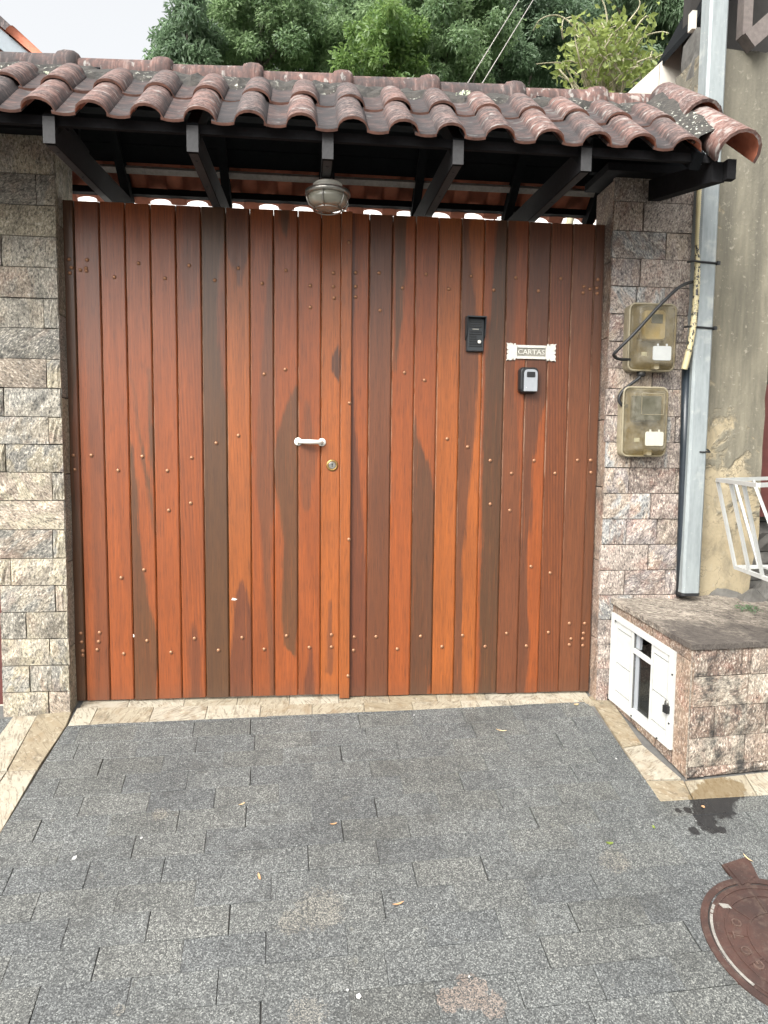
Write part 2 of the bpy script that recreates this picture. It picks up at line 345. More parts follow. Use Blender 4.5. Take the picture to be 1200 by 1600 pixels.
def tilemat(name, axis, dark=1.0):
    k = N(name); r = k.rnd(); o = k.coords('Object'); q = k.offs(o, r); p = k.pos()
    wn = k.n('TexWhiteNoise', noise_dimensions='1D'); k.t.links.new(r, wn.inputs['W'])
    band = k.noise(k.scale(q, (9,48,9) if axis == 'y' else (48,9,9)), 1, 5, .66, .4); b = k.noise(q, 16, 5, .65); f = k.noise(q, 70, 4, .7); lw = k.noise(p, 1.1, 2, .5)
    gx = k.n('SeparateXYZ'); k.t.links.new(p, gx.inputs[0])
    redder = k.math('ADD', k.math('MULTIPLY_ADD', gx.outputs[0], .16, .12), k.math('MULTIPLY', k.math('SUBTRACT', wn.outputs[0], .5), .95))
    col = k.mix(k.math('ADD', k.ramp(b,[(.36,0),(.66,.75)]), redder, clamp=True), (.050,.040,.039), (.150,.074,.058))
    col = k.mix(k.math('MULTIPLY', k.ramp(band,[(.38,1),(.56,0)]), .85*dark), col, (.022,.019,.019))
    col = k.mix(k.math('MULTIPLY', k.ramp(band,[(.54,0),(.66,1)]), .42), col, (.25,.185,.165))
    li = k.noise(k.scale(q,(19,38,19) if axis == 'y' else (38,19,19)), 1, 3, .45, .2)
    lx = k.math('ADD', k.math('MULTIPLY_ADD', gx.outputs[0], .04, -.055), k.math('MULTIPLY', k.math('SUBTRACT', wn.outputs[0], .5), .12))
    col = k.mix(k.math('MULTIPLY', k.ramp(k.math('ADD', li, lx),[(.575,0),(.66,1)]), .55), col, (.34,.335,.31))
    col = k.mix(k.math('MULTIPLY', k.ramp(f,[(.32,1),(.45,0)]), .5*dark), col, (.02,.017,.016))
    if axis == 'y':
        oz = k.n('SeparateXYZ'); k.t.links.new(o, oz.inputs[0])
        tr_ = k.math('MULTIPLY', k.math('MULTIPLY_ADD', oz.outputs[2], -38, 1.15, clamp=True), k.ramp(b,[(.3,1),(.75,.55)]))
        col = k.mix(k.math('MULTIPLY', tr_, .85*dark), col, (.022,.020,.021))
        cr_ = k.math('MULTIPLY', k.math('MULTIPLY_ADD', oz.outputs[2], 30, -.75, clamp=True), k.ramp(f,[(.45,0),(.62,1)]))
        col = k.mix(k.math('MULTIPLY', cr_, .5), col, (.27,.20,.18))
    k.bump(k.math('ADD', f, k.math('MULTIPLY', band, 1.3)), .45, .004)
    return k.done(col, .85)
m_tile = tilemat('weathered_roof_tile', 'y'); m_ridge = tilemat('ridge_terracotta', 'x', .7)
m_tile_in = simple('clean_terracotta', (.34,.11,.06), .8, .3, 25, .2)
m_lip = simple('tile_lip_terracotta', (.15,.072,.052), .85, .6, 30, .3)
def mortar():
    k = N('mossy_mortar'); p = k.pos(); a = k.noise(p, 30, 5, .7); b = k.noise(p, 60, 3, .5); c = k.noise(p, 3, 3)
    col = k.mix(k.ramp(a,[(.35,0),(.7,1)]), (.018,.018,.016), (.060,.053,.045))
    sp = k.math('MULTIPLY', k.ramp(b,[(.60,0),(.65,1)]), k.ramp(c,[(.48,0),(.58,1)]))
    col = k.mix(k.math('MULTIPLY', sp, .85), col, (.46,.47,.40))
    k.bump(a, .8, .01); return k.done(col, .9)
m_mortar = mortar()
m_lichen = simple('pale_lichen', (.36,.40,.29), .95, .3, 60, .5)
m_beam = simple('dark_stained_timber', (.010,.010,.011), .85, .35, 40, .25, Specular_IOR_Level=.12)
m_shade = simple('deep_shade_timber', (.006,.007,.008), .9, .3, 40, .25, Specular_IOR_Level=.1)  # beam timber darkened again: under-roof shade put into its colour
m_beam_end = simple('lit_grey_timber', (.028,.028,.029), .8, .35, 60, .3)  # paler beam timber: light on end faces and undersides put into the colour
m_batten = simple('grey_batten_timber', (.30,.28,.26), .75, .3, 50, .2)
m_rivet = simple('copper_rivet', (.30,.15,.08), .42, .2, 90, 0, Metallic=.5)
m_white_metal = simple('white_enamelled_metal', (.66,.64,.58), .38, .12, 60, .05)
m_plate = simple('cast_white_metal', (.62,.61,.55), .5, .15, 80, .25)
m_black = simple('black_plastic', (.012,.013,.014), .4, .3, 80, .05)
m_black_satin = simple('black_satin_plastic', (.02,.024,.027), .5, .25, 60, .1)
m_silver = simple('silver_grey_paint', (.33,.35,.37), .42, .07, 90, .02, Metallic=.25)
m_brass = simple('aged_brass', (.34,.22,.08), .35, .3, 90, .1, Metallic=.9)
m_steel = simple('worn_steel', (.32,.31,.28), .35, .3, 90, .1, Metallic=.9)
def galv():
    k = N('galvanised_steel'); p = k.pos(); vo = k.n('TexVoronoi', Scale=60.0); k.t.links.new(k.scale(p,(1,1,.5)), vo.inputs['Vector'])
    a = k.noise(k.scale(p,(40,40,5)), 1, 5, .65); b = k.noise(p, 6, 4, .6)
    col = k.mix(k.ramp(a,[(.3,0),(.7,1)]), (.19,.215,.22), (.28,.31,.31))
    col = k.mix(k.math('MULTIPLY', vo.outputs['Distance'], .3), col, (.33,.36,.36))
    col = k.mix(k.math('MULTIPLY', k.ramp(b,[(.6,0),(.72,1)]), .4), col, (.55,.55,.5))
    col = k.mix(k.math('MULTIPLY', k.ramp(k.noise(p, 90, 2),[(.70,0),(.76,1)]), .6), col, (.6,.58,.5))
    return k.done(col, .6, Metallic=.25)
m_galv = galv()
def stucco():
    k = N('peeling_ochre_stucco'); p = k.pos(); g = k.n('SeparateXYZ'); k.t.links.new(p, g.inputs[0])
    a = k.noise(p, 5.0, 6, .62, .5); f = k.noise(p, 60, 5, .65); st = k.noise(k.scale(p,(14,14,1.4)), 1, 5, .6); d = k.noise(p, 2.2, 4, .6)
    cement = k.mix(k.ramp(st,[(.3,0),(.7,1)]), (.092,.085,.064), (.215,.195,.142))
    cement = k.mix(k.math('MULTIPLY', k.ramp(f,[(.62,0),(.72,1)]), .4), cement, (.38,.34,.24))
    ochre = k.mix(k.ramp(d,[(.35,0),(.65,1)]), (.27,.22,.135), (.35,.295,.195))
    # bare ochre coat shows low on the wall and along the post; the cement skim is left above
    h = k.math('ADD', k.math('MAXIMUM', k.math('MULTIPLY', k.math('SUBTRACT', 1.52, g.outputs[2]), .42), -.10), k.math('MULTIPLY', k.math('SUBTRACT', 2.10, g.outputs[0]), .62))
    mask = k.ramp(k.math('ADD', k.math('MULTIPLY', a, 1.0), h), [(.53,0),(.60,1)])
    col = k.mix(mask, cement, ochre)
    bl = k.noise(k.scale(p,(9,9,4)), 1, 6, .7, .6)
    col = k.mix(k.math('MULTIPLY', k.ramp(bl,[(.46,0),(.64,1)]), .5), col, (.098,.09,.068))
    col = k.mix(k.math('MULTIPLY', k.ramp(k.noise(p, 30, 4, .7),[(.60,0),(.7,1)]), .45), col, (.36,.33,.26))
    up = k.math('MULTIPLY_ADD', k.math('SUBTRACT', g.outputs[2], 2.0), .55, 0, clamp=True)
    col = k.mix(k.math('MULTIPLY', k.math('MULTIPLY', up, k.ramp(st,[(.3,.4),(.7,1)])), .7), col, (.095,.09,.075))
    crk = k.n('TexVoronoi', feature='DISTANCE_TO_EDGE', Scale=9.0); q = k.n('VectorMath', operation='ADD'); k.t.links.new(p, q.inputs[0]); nz = k.n('TexNoise', Scale=14.0, Detail=4.0); k.t.links.new(p, nz.inputs['Vector']); sc = k.scale(nz.outputs['Color'],(.16,.16,.16)); k.t.links.new(sc, q.inputs[1]); k.t.links.new(q.outputs[0], crk.inputs['Vector'])
    cm = k.math('MULTIPLY', k.ramp(crk.outputs['Distance'],[(.004,1),(.018,0)]), k.math('MULTIPLY', mask, k.ramp(d,[(.45,0),(.6,1)])))
    col = k.mix(k.math('MULTIPLY', cm, .8), col, (.1,.08,.05))
    k.bump(k.math('ADD', k.math('MULTIPLY', f, .5), k.math('MULTIPLY', mask, -.8)), .9, .008)
    return k.done(col, .9)
m_stucco = stucco()
m_cement = simple('dark_cement', (.10,.097,.088), .9, .5, 22, .6)
m_rubble = simple('dark_rubble_stone', (.10,.095,.085), .9, .6, 18, .9)
m_offwhite = simple('offwhite_paint', (.50,.47,.41), .7, .06, 12, .05)
m_white_wall = simple('white_wall_paint', (.78,.77,.74), .8, .03, 8, .05)
m_white_alu = simple('white_aluminium_paint', (.43,.44,.42), .4, .10, 20, .02)
m_groove = simple('groove_shade_grey', (.09,.09,.085), .7, .1, 40, .05)  # dark base under the white door panels; groove shade put into its colour
m_dark_in = simple('dark_interior', (.02,.018,.016), .9, .3, 20, .1)
m_red_gate = simple('dark_red_paint', (.09,.025,.02), .5, .3, 30, .15)
m_rust = simple('grey_wood_post', (.13,.11,.10), .8, .3, 40, .3)
def dirty_plastic():
    k = N('yellowed_clear_plastic'); p = k.pos(); a = k.noise(p, 22, 5, .65)
    col = k.mix(k.ramp(a,[(.35,0),(.7,1)]), (.235,.215,.165), (.33,.31,.25)); k.done(col, .35, Coat_Weight=.3)
    tr = k.n('BsdfTransparent'); tr.inputs[0].default_value = (.84,.79,.66,1); mx = k.n('MixShader'); k.set(mx,'_0',k.ramp(a,[(.3,.12),(.7,.36)]))
    k.t.links.new(tr.outputs[0], mx.inputs[1]); k.t.links.new(k.b.outputs[0], mx.inputs[2])
    k.t.links.new(mx.outputs[0], k.t.nodes['Material Output'].inputs['Surface']); return k.m
m_plastic = dirty_plastic()
m_plastic_rim = simple('yellowed_plastic_rim', (.25,.22,.15), .4, .2, 30, .1)
m_meter = simple('beige_meter_body', (.33,.27,.14), .5, .12, 30, .05)
m_meter_dark = simple('dark_grey_meter_face', (.06,.07,.065), .4, .3, 30, .05)
m_sticker = simple('pale_label', (.40,.39,.32), .6, .08, 60, .03)
m_sticker_g = simple('grey_label', (.34,.35,.335), .6, .08, 60, .03)
m_cable = simple('black_cable_rubber', (.013,.014,.015), .5, .3, 60, .05)
m_pipe = simple('blue_black_pipe', (.012,.018,.024), .35, .3, 60, .05)
def conduit():
    k = N('printed_yellow_conduit'); p = k.pos(); g = k.n('SeparateXYZ'); k.t.links.new(p, g.inputs[0])
    a = k.noise(k.scale(p,(70,70,42)), 1, 3, .6); col = k.mix(k.noise(p, 20, 3), (.44,.38,.21), (.54,.48,.29))
    f = k.math('MULTIPLY', k.ramp(a,[(.52,0),(.56,1)]), k.ramp(g.outputs[2],[(0,0),(1,1)]))
    zone = k.math('MULTIPLY', k.math('LESS_THAN', g.outputs[2], 2.42), k.math('GREATER_THAN', g.outputs[2], 1.86))
    return k.done(k.mix(k.math('MULTIPLY', k.ramp(a,[(.52,0),(.56,1)]), zone), col, (.02,.02,.02)), .5)
m_conduit = conduit()
def castiron():
    k = N('rusty_cast_iron'); p = k.pos(); a = k.noise(p, 45, 5, .65); b = k.noise(p, 9, 4, .6)
    col = k.mix(k.ramp(b,[(.35,0),(.65,1)]), (.042,.024,.020), (.070,.036,.028)); col = k.mix(k.math('MULTIPLY', k.ramp(a,[(.35,1),(.5,0)]), .5), col, (.04,.026,.022))
    col = k.mix(k.math('MULTIPLY', k.ramp(k.noise(p, 160, 2),[(.70,0),(.78,1)]), .6), col, (.35,.26,.2))
    col = k.mix(k.math('MULTIPLY', k.ramp(k.noise(p, 26, 5, .7),[(.52,0),(.62,1)]), .5), col, (.10,.07,.055))
    k.bump(a, .6, .004); return k.done(col, k.ramp(a,[(.3,.65),(.7,.42)]), Metallic=.2)
m_iron = castiron()
m_road_paint = simple('worn_white_paint', (.20,.19,.17), .85, .5, 90, .3)
m_earth = simple('soil_and_joint_grout', (.10,.098,.092), .95, .3, 30, .4)
m_hill = simple('hillside_undergrowth', (.05,.08,.035), .95, .5, 3, .5)
def leafmat(name, a, b, tr=.35, rough=.45):
    k = N(name); at_ = k.n('Attribute', attribute_name='tint'); col = k.mix(at_.outputs['Fac'], a, b); k.done(col, rough)
    tl = k.n('BsdfTranslucent'); k.t.links.new(k.mix(.5, col, tuple(min(1,x*1.6) for x in b)), tl.inputs[0]); mx = k.n('MixShader'); mx.inputs[0].default_value = tr
    k.t.links.new(k.b.outputs[0], mx.inputs[1]); k.t.links.new(tl.outputs[0], mx.inputs[2]); k.t.links.new(mx.outputs[0], k.t.nodes['Material Output'].inputs['Surface']); return k.m
m_bark = simple('grey_bark', (.13,.115,.095), .9, .35, 14, .6)
m_bark_pale = simple('pale_bark', (.36,.33,.27), .9, .3, 12, .5)
m_twig = simple('pale_twig_bark', (.28,.26,.17), .8, .3, 30, .2)

# ================================================================== THE SETTING
# ground: one sheet to the horizon
def ground_z(x, y):
    if y < -2.5: return gz(0, -2.5) - .05
    if y < .3: return gz(0, y) - .05
    if y < 6: return gz(0, .3) - .05
    return gz(0,.3) - .05 + min((y-6)*.42, 11.5) 
m = M(); xs_ = [-120,-60,-30,-14,-8,-5,-3,-2,-1,0,1,2,3,5,8,14,30,60,120]; ys_ = [-150,-80,-40,-20,-10,-6,-4,-3,-2.5,-1.5,-.7,.3,2,4,6,7,8,10,12,15,18,22,26,33,50,90,200]
V = [(x, y, ground_z(x,y) + (0 if y < 6.5 else .25*math.sin(x*1.3+y*.7))) for y in ys_ for x in xs_]; nx = len(xs_)
m.add(V, [(j*nx+i, j*nx+i+1, (j+1)*nx+i+1, (j+1)*nx+i) for j in range(len(ys_)-1) for i in range(nx-1)])
g_ob = m.build('ground', m_earth, kind='structure'); g_ob.data.materials.append(m_hill)
for p in g_ob.data.polygons:
    if p.center.y > 5: p.material_index = 1
m = M(); m.prism([(-3.4,.35,gz(0,.3)-.02),(4.2,.35,gz(0,.3)-.02),(4.2,3.6,gz(0,.3)-.02),(-3.4,3.6,gz(0,.3)-.02)], (0,0,.02)); m.build('bounce_ground', simple('bounce_concrete', (.38,.36,.32), .9, .1, 12, .2), kind='structure')  # unseen pale ground added to bounce light onto the rear tile undersides
# paving bed with its pavers
m = M(); bed = -.012
m.prism([(x, y, gz(x,y)+bed) for x, y in ((-2.6,-2.5),(2.7,-2.5),(2.7,.22),(-2.6,.22))], (0,0,.03))
pav = m.build('pavement', m_earth, kind='structure')
TH = .0472; E1 = np.array([math.cos(TH), math.sin(TH)]); E2 = np.array([-math.sin(TH), math.cos(TH)])
def clip(poly, a, b):                                     # keep the side to the left of a->b
    a = np.array(a[:2]); b = np.array(b[:2]); d = b-a; out_ = []
    s_ = lambda p: d[0]*(p[1]-a[1])-d[1]*(p[0]-a[0])
    for i in range(len(poly)):
        p, q = poly[i], poly[(i+1)%len(poly)]; sp, sq = s_(p), s_(q)
        if sp >= 0: out_.append(p)
        if (sp >= 0) != (sq >= 0): t = sp/(sp-sq); out_.append(p+(q-p)*t)
    return out_
def flag(poly, name, mat, lift=0.0, thick=.028, tilt=.0012, ch=.0015):
    poly = [np.array(p[:2], float) for p in poly]; cen = sum(poly)/len(poly)
    a, b, c = (random.uniform(-1,1) for _ in range(3))
    hz = lambda p: gz(*p) + lift + tilt*(a + 6*b*(p[0]-cen[0]) + 8*c*(p[1]-cen[1]))
    ins = [p+(cen-p)*min(.3, ch*1.6/max(np.linalg.norm(cen-p),1e-6)) for p in poly]; n = len(poly)
    mm = M(); V = [(p[0],p[1],hz(p)) for p in ins]+[(p[0],p[1],hz(p)-ch) for p in poly]+[(p[0],p[1],hz(p)-thick) for p in poly]
    mm.add(V, [tuple(range(n))]+[(k*n+i, k*n+n+i, k*n+n+(i+1)%n, k*n+(i+1)%n) for k in (0,1) for i in range(n)])
    return mm.build(name, mat, pav)
mhx, mhy, mhr = 1.516, -1.536, .30
topL, topR = gr(105,1134), gr(917,1096.5); cornerR = gr(1033,1252)
offs = {0:.00}
row0 = -.1525; A_, B_ = .2764, .1198
o_row = [487,533,486,532.7,487,535,481,537,599,542,605,545]; y_row = [1148,1173,1201,1230,1260,1293,1328,1368,1413,1465,1516,1560]
npav = 0
for rI in range(-2, 20):
    v1 = row0 - B_*rI; v0 = v1 - B_
    if 1 <= rI <= 12: q = gr(o_row[rI-1], y_row[rI-1]); base_u = float(np.dot(q[:2], E1))
    else: base_u = random.uniform(0, A_)
    for kI in range(-9, 12):
        u0 = base_u + kI*A_ + random.uniform(-.003,.003); g2 = random.choice([.0003,.0004,.0005,.0007,.0012])
        gv = random.choice([.0005,.0008,.0011,.0015,.002]); poly = [E1*(u0+g2)+E2*(v0+gv), E1*(u0+A_-g2)+E2*(v0+gv), E1*(u0+A_-g2)+E2*(v1-gv), E1*(u0+g2)+E2*(v1-gv)]
        poly = [p+np.array([random.uniform(-.0008,.0008), random.uniform(-.0012,.0012)]) for p in poly]
        cen = sum(poly)/4
        if cen[0] < -2.1 or cen[0] > 2.35 or cen[1] < -2.2 or cen[1] > .1: continue
        # the band of granite ends where the yellow edging begins
        if cen[0] > -1.45:
            dl = lambda x: cornerR[1]+.002 + (x-cornerR[0])*((gr(1184,1243.5)[1]-cornerR[1])/(gr(1184,1243.5)[0]-cornerR[0]))
            if cen[0] < cornerR[0]+.05: poly = clip(poly, topR, topL)
            if poly and max(p[1]-dl(p[0]) for p in poly) > 0:
                right_ = clip(poly, topR, cornerR); poly = clip(poly, cornerR, topR)
                if len(right_) >= 3: right_ = clip(right_, (3.0, dl(3.0)), (0, dl(0)))
                if len(right_) >= 3 and max(np.linalg.norm(p-q) for p in right_ for q in right_) > .03 and math.hypot((sum(right_)/len(right_))[0]-mhx, (sum(right_)/len(right_))[1]-mhy) > .15: flag(right_, 'paver', m_granite, 0, .011, .0013)
            if len(poly) < 3: continue
            if poly and cen[1] > -1.05: poly = clip(poly, topL, gr(-2,1306))
        else:
            if cen[1] > -1.05: poly = clip(poly, gr(-50,1250), gr(18,1127))
            if poly and cen[1] > -.2: poly = clip(poly, (-1.3,-.13), (-2.5,-.13))
        if len(poly) < 3: continue
        pc = sum(poly)/len(poly); area = abs(sum(poly[i][0]*poly[(i+1)%len(poly)][1]-poly[(i+1)%len(poly)][0]*poly[i][1] for i in range(len(poly))))/2
        if area < .0003: continue
        dmh = math.hypot(pc[0]-mhx, (pc[1]-mhy)*1.03)
        if dmh < .15: continue
        flag(poly, 'paver', m_granite, 0, .011, .0014); npav += 1
# yellow edging stones
def gp(*pts): return [gr(a,b)[:2] for a, b in pts]
edge = [gp((59,1117),(112,1112),(103.5,1134.5),(58.3,1202),(12,1204.5)), gp((11.5,1206),(57.6,1203.5),(-2,1306),(-60,1313)),
        gp((22,1118),(58,1118),(10.5,1204),(-12,1206),(-20,1175)), gp((-13,1208),(9.5,1207),(-62,1314),(-110,1318)),
        gp((920.5,1088),(951,1089),(1002.5,1162.5),(973,1167.5)), gp((974,1169),(1003.5,1164),(1064,1217),(1009,1219)), gp((1009.5,1221),(1068,1220),(1082,1249),(1031.5,1252.5)),
        gp((1070,1221),(1163,1211),(1182.5,1243),(1084,1249)), gp((1164,1211),(1262,1201),(1290,1234),(1184,1243))]
for e in edge: flag(e[::-1] if sum((e[(i+1)%len(e)][0]-e[i][0])*(e[(i+1)%len(e)][1]+e[i][1]) for i in range(len(e))) > 0 else e, 'edging_stone', m_yellow, .003, .014, .001, .0025)
fy = lambda x: topL[1] + (x-topL[0])/(topR[0]-topL[0])*(topR[1]-topL[1]) + .002
jx = [-1.37] + [gr(p, 1112)[0] for p in (150,238,323,407,488,570,647,725,803,885)] + [1.335]
for a, b in zip(jx[:-1], jx[1:]): flag([(a+.001,fy(a)),(b-.001,fy(b)),(b-.001,-.052),(a+.001,-.052)], 'edging_stone', m_yellow, .0, .011, .001, .002)
jx = [-1.36] + [gr(p, 1100)[0] for p in (112+88,287,370,452,530,610,686,764,842)] + [1.385]
for a, b in zip(jx[:-1], jx[1:]): flag([(a+.001,-.050),(b-.001,-.050),(b-.001,.14),(a+.001,.14)], 'edging_stone', m_yellow, -.004, .007, .001, .002)
flag([(1.336,-.10),(1.47,-.12),(1.43,-.052),(1.336,-.052)], 'edging_stone', m_yellow, .0, .011, .001, .002)

# ================================================================== STONE PILLARS
def pillar(x0, x1, yf, yb, zt, courses, joints, mat, label, xref, ybase=-.08):
    zb = gz((x0+x1)/2, yf) - .03
    t = thing('stone_pillar', ((x0+x1)/2, yf, zb), label, 'pillar')
    mm = M(); mm.box((x0+.012,yf+.028,zb),(x1-.012,yb-.002,zt-.004)); part(mm, 'core', m_dark_in, t)
    zs = [at(xref, c, yf)[2] for c in courses]; zs[0] = zt; zs[-1] = min(zs[-1], zb+.01)
    for k in range(len(zs)-1):
        z1, z0 = zs[k], zs[k+1]; cut = [x0+random.uniform(-.003,.004)] + sorted(float(at(j, (courses[k]+courses[k+1])/2, yf)[0]) for j in joints[k]) + [x1+random.uniform(-.003,.003)]
        cut = [cut[0]] + [c for c in cut[1:-1] if cut[0]+.03 < c < cut[-1]-.02] + [cut[-1]]
        for a, b in zip(cut[:-1], cut[1:]):
            mm = M(); pr = random.uniform(-.003,.004)
            rough_slab(mm, (a,yf+.028,z0),(b,yf+.028,z0),(b,yf+.028,z1),(a,yf+.028,z1), (0,-1,0), .028+pr, .0055, .0055, 5, 3)
            part(mm, 'stone', mat, t)
    return t, zb
cl = [222,271,320,368.5,417,465,512,560,606,651,694,738,782,828,873,915,957,999,1041,1082,1124]
jl = [[-60],[56],[-20],[1.5],[-40],[68],[-15],[72.5],[5],[76],[7.5],[81.5],[-20],[82],[16],[86],[40],[77],[46,80],[76]]
lp, zbl = pillar(-1.715, -1.388, -.10, .16, 2.80, cl, jl, m_stone, 'grey and beige split stone pillar on the left of the wooden gate', 45)
cr = [283,315,361,404,447.5,491,534,576,607.5,650,691,731,771,811,851,891,929.5,968,1007,1044,1084]
jr = [[1050],[1006],[1042],[1001],[995,1039],[988,1070],[985],[1020],[977],[1056],[986],[983,1057],[1017.5],[979,1027],[1014],[976,1040],[990],[],[],[]]
rp, zbr = pillar(1.402, 1.865, -.08, .17, 2.76, cr, jr, m_stone_r, 'pinkish split stone pillar on the right of the gate carrying the two meter boxes', 1000)
for t, x, s_, yf, zb, mt in ((lp,-1.388,1,-.10,zbl,m_stone),(rp,1.402,-1,-.08,zbr,m_pink)):    # slabs lining the sides that face the gate
    z = zb; 
    while z < 2.74:
        z1 = min(z + random.uniform(.36,.46), 2.75); mm = M()
        P = [(x-s_*.011,yf+.012,z),(x-s_*.011,.158,z),(x-s_*.011,.158,z1),(x-s_*.011,yf+.012,z1)]
        if s_ < 0: P = [P[1],P[0],P[3],P[2]]
        rough_slab(mm, *P, (s_,0,0), .012, .0015, .002, 2, 3); part(mm, 'side_slab', mt, t); z = z1

# ================================================================== WOODEN GATE
XS = [-1.4,-1.3376,-1.2161,-1.0937,-.9711,-.8477,-.7234,-.6014,-.4811,-.3615,-.2377,-.1187,-.0141,.0383,.13,.2513,.3717,.493,.615,.737,.859,.9755,1.0965,1.2164,1.3399,1.395]
H = 2.54
X1 = 1.15
spec = {0:(MID,[([(0,0,X1),(.3,0,X1),(.42,0,.5),(.55,0,.35),(.62,0,.6),(.7,0,X1),(1,0,X1)],DARK)],0), 1:(ORANGE,[([(0,.35,X1),(.5,.4,X1),(1,.3,X1)],(0.1452,0.0409,0.0128))],0), 2:(ORANGE,[],0),
 3:(ORANGE,[([(0,-.2,.82),(.05,-.2,1.0),(.1,-.2,X1),(.16,-.2,.95),(.2,-.2,.7),(.28,-.2,.45),(.36,-.2,.3),(.45,-.2,.3),(.52,-.2,.14),(.555,-.2,-.1)],DARK),
   ([(.34,.98,1.02),(.40,.8,.97),(.48,.55,.72),(.55,.37,.47),(.62,.22,.26),(.66,.12,.13)],DARK),([(.45,.97,X1),(.5,.8,X1),(.6,.76,.95),(.68,.82,.88)],DARK)],0),
 4:(ORANGE,[],0), 5:(ORANGE,[([(.02,.35,.7),(.1,.2,.85),(.16,.5,.55)],(0.1122,0.0330,0.0116)),([(.8,.4,.7),(.87,.2,.9),(.97,.3,.9)],(0.1320,0.0396,0.0145))],.55),
 6:(DARK,[([(.62,.97,X1),(.66,.82,X1),(.74,.63,X1),(.82,.66,X1),(.88,.78,X1),(.93,.95,X1)],(0.1584,0.0436,0.0128))],0),
 7:(LIGHT,[([(0,-.2,X1),(.1,.05,X1),(.17,.2,1.05),(.22,.35,.85),(.245,.52,.66)],REDDARK),([(.85,.5,.6),(.88,.3,.75),(.91,.05,.95),(1,-.2,X1)],(0.0990,0.0330,0.0139))],.25),
 8:(ORANGE,[([(0,.8,X1),(.1,.7,1.0),(.2,.6,.85),(.35,.4,.85),(.45,.2,X1),(.55,.25,X1),(.7,.45,X1),(.85,.7,X1),(.93,.95,X1)],(0.1089,0.0370,0.0139))],.2),
 9:(ORANGE,[([(.085,.88,.92),(.11,.38,.92),(.2,.32,X1),(.33,.37,X1),(.4,.2,X1),(.44,0,X1),(.47,-.2,X1),(.52,0,X1),(.56,.15,X1),(.6,.42,X1),(.65,.85,X1)],DARK),([(.95,.45,.55),(.975,.25,.65),(1,.2,.7)],DARK)],0),
 10:(ORANGE,[([(.02,.3,.8),(.1,.5,.6)],REDDARK),([(.4,.2,.5),(.5,.05,.8),(.56,.2,.7),(.62,.3,.4)],(0.1320,0.0409,0.0139))],0), 11:(LIGHT,[([(.665,.85,.95),(.685,.5,1.02),(.71,.52,1.02),(.735,.8,.9)],(0.0396,0.0172,0.0093)),([(.05,.3,.7),(.2,.4,.6)],(0.1320,0.0409,0.0139))],0),
 13:(ORANGE,[([(0,-.2,X1),(.3,-.2,.95),(.48,-.2,.6),(.6,-.2,.3),(.75,-.2,.1),(.85,-.2,.35),(1,-.2,.25)],REDDARK)],0), 14:((0.1201,0.0396,0.0153),[],0),
 15:(ORANGE,[([(.69,.12,.2),(.75,.1,.35),(.8,.1,.45),(.9,.1,.55),(1,0,.6)],DARK)],0),
 16:(ORANGE,[([(0,-.2,.8),(.05,-.2,X1),(.4,-.2,X1),(.45,-.2,.95),(.5,-.2,.7),(.53,-.2,.4),(.56,-.2,.15),(.6,-.2,.02)],(0.0627,0.0290,0.0139))],0), 17:(LIGHT,[],0),
 18:(LIGHT,[([(0,-.2,.42),(.1,-.2,.36),(.3,-.2,.3),(.5,-.2,.65),(.7,-.2,.85),(.85,-.2,.6),(.92,-.2,.3),(1,-.2,.3)],(0.0858,0.0317,0.0139))],0),
 19:(ORANGE,[([(0,.15,X1),(.3,.12,X1),(.5,.1,X1),(.7,.1,X1),(.8,.25,X1),(.9,.4,X1),(1,.5,X1)],(0.0515,0.0277,0.0128))],0),
 20:((0.1287,0.0412,0.0153),[([(.32,.98,X1),(.5,.85,X1),(.58,.7,X1),(.68,.5,X1),(.8,.45,X1),(1,.4,X1)],(0.1914,0.0488,0.0122))],0),
 21:(ORANGE,[([(0,-.2,.4),(.1,-.2,.52),(.2,-.2,.45),(.3,-.2,.3),(.4,-.2,.45),(.52,-.2,.5),(.58,-.2,.7),(.66,-.2,X1),(1,-.2,X1)],(0.0825,0.0304,0.0139))],0),
 22:((0.1551,0.0436,0.0128),[],.75), 23:((0.1287,0.0420,0.0153),[],.1), 24:((0.0987,0.0356,0.0146),[],0)}
gl = thing('gate_leaf', (-.7,.02,0), 'left leaf of the orange brown plank gate with white pull handle and lock', 'gate', 'two leaves of the wooden gate')
grt = thing('gate_leaf', (.7,.02,0), 'right leaf of the orange brown plank gate carrying intercom, letter plate and key box', 'gate', 'two leaves of the wooden gate')
for i in range(25):
    par = gl if i < 13 else grt
    if i == 12:
        mm = M(); mm.cbox((XS[12]-.002,-.022,-.012),(XS[13],-.001,H+.003), .003)
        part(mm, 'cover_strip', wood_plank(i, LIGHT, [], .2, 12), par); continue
    b, st, rg = spec[i]; a0, a1 = XS[i]+.0011, XS[i+1]-.0011
    if i == 13: a0 = XS[13]-.012
    z0 = (.006 if i < 12 else -.006) + random.uniform(-.002,.002) - max(0,(XS[i]-.0))*.006; z1 = H + random.uniform(-.0015,.0015)
    mm = M(); c_ = .0042                                   # planks with a worked bead along each front edge
    P = [(a0,.03),(a0,.004+c_*.5),(a0+c_,.0),(a1-c_*1.6,.0),(a1-c_*.8,.0035),(a1-.0015,.0015),(a1,.005),(a1,.03)]
    n = len(P); mm.add([(x,y,z0) for x, y in P]+[(x,y,z1) for x, y in P], [tuple(range(n)), tuple(range(2*n-1,n-1,-1))]+[(k, n+k, n+(k+1)%n, (k+1)%n) for k in range(n)])
    part(mm, 'plank', wood_plank(i, b, st, rg, i), par)
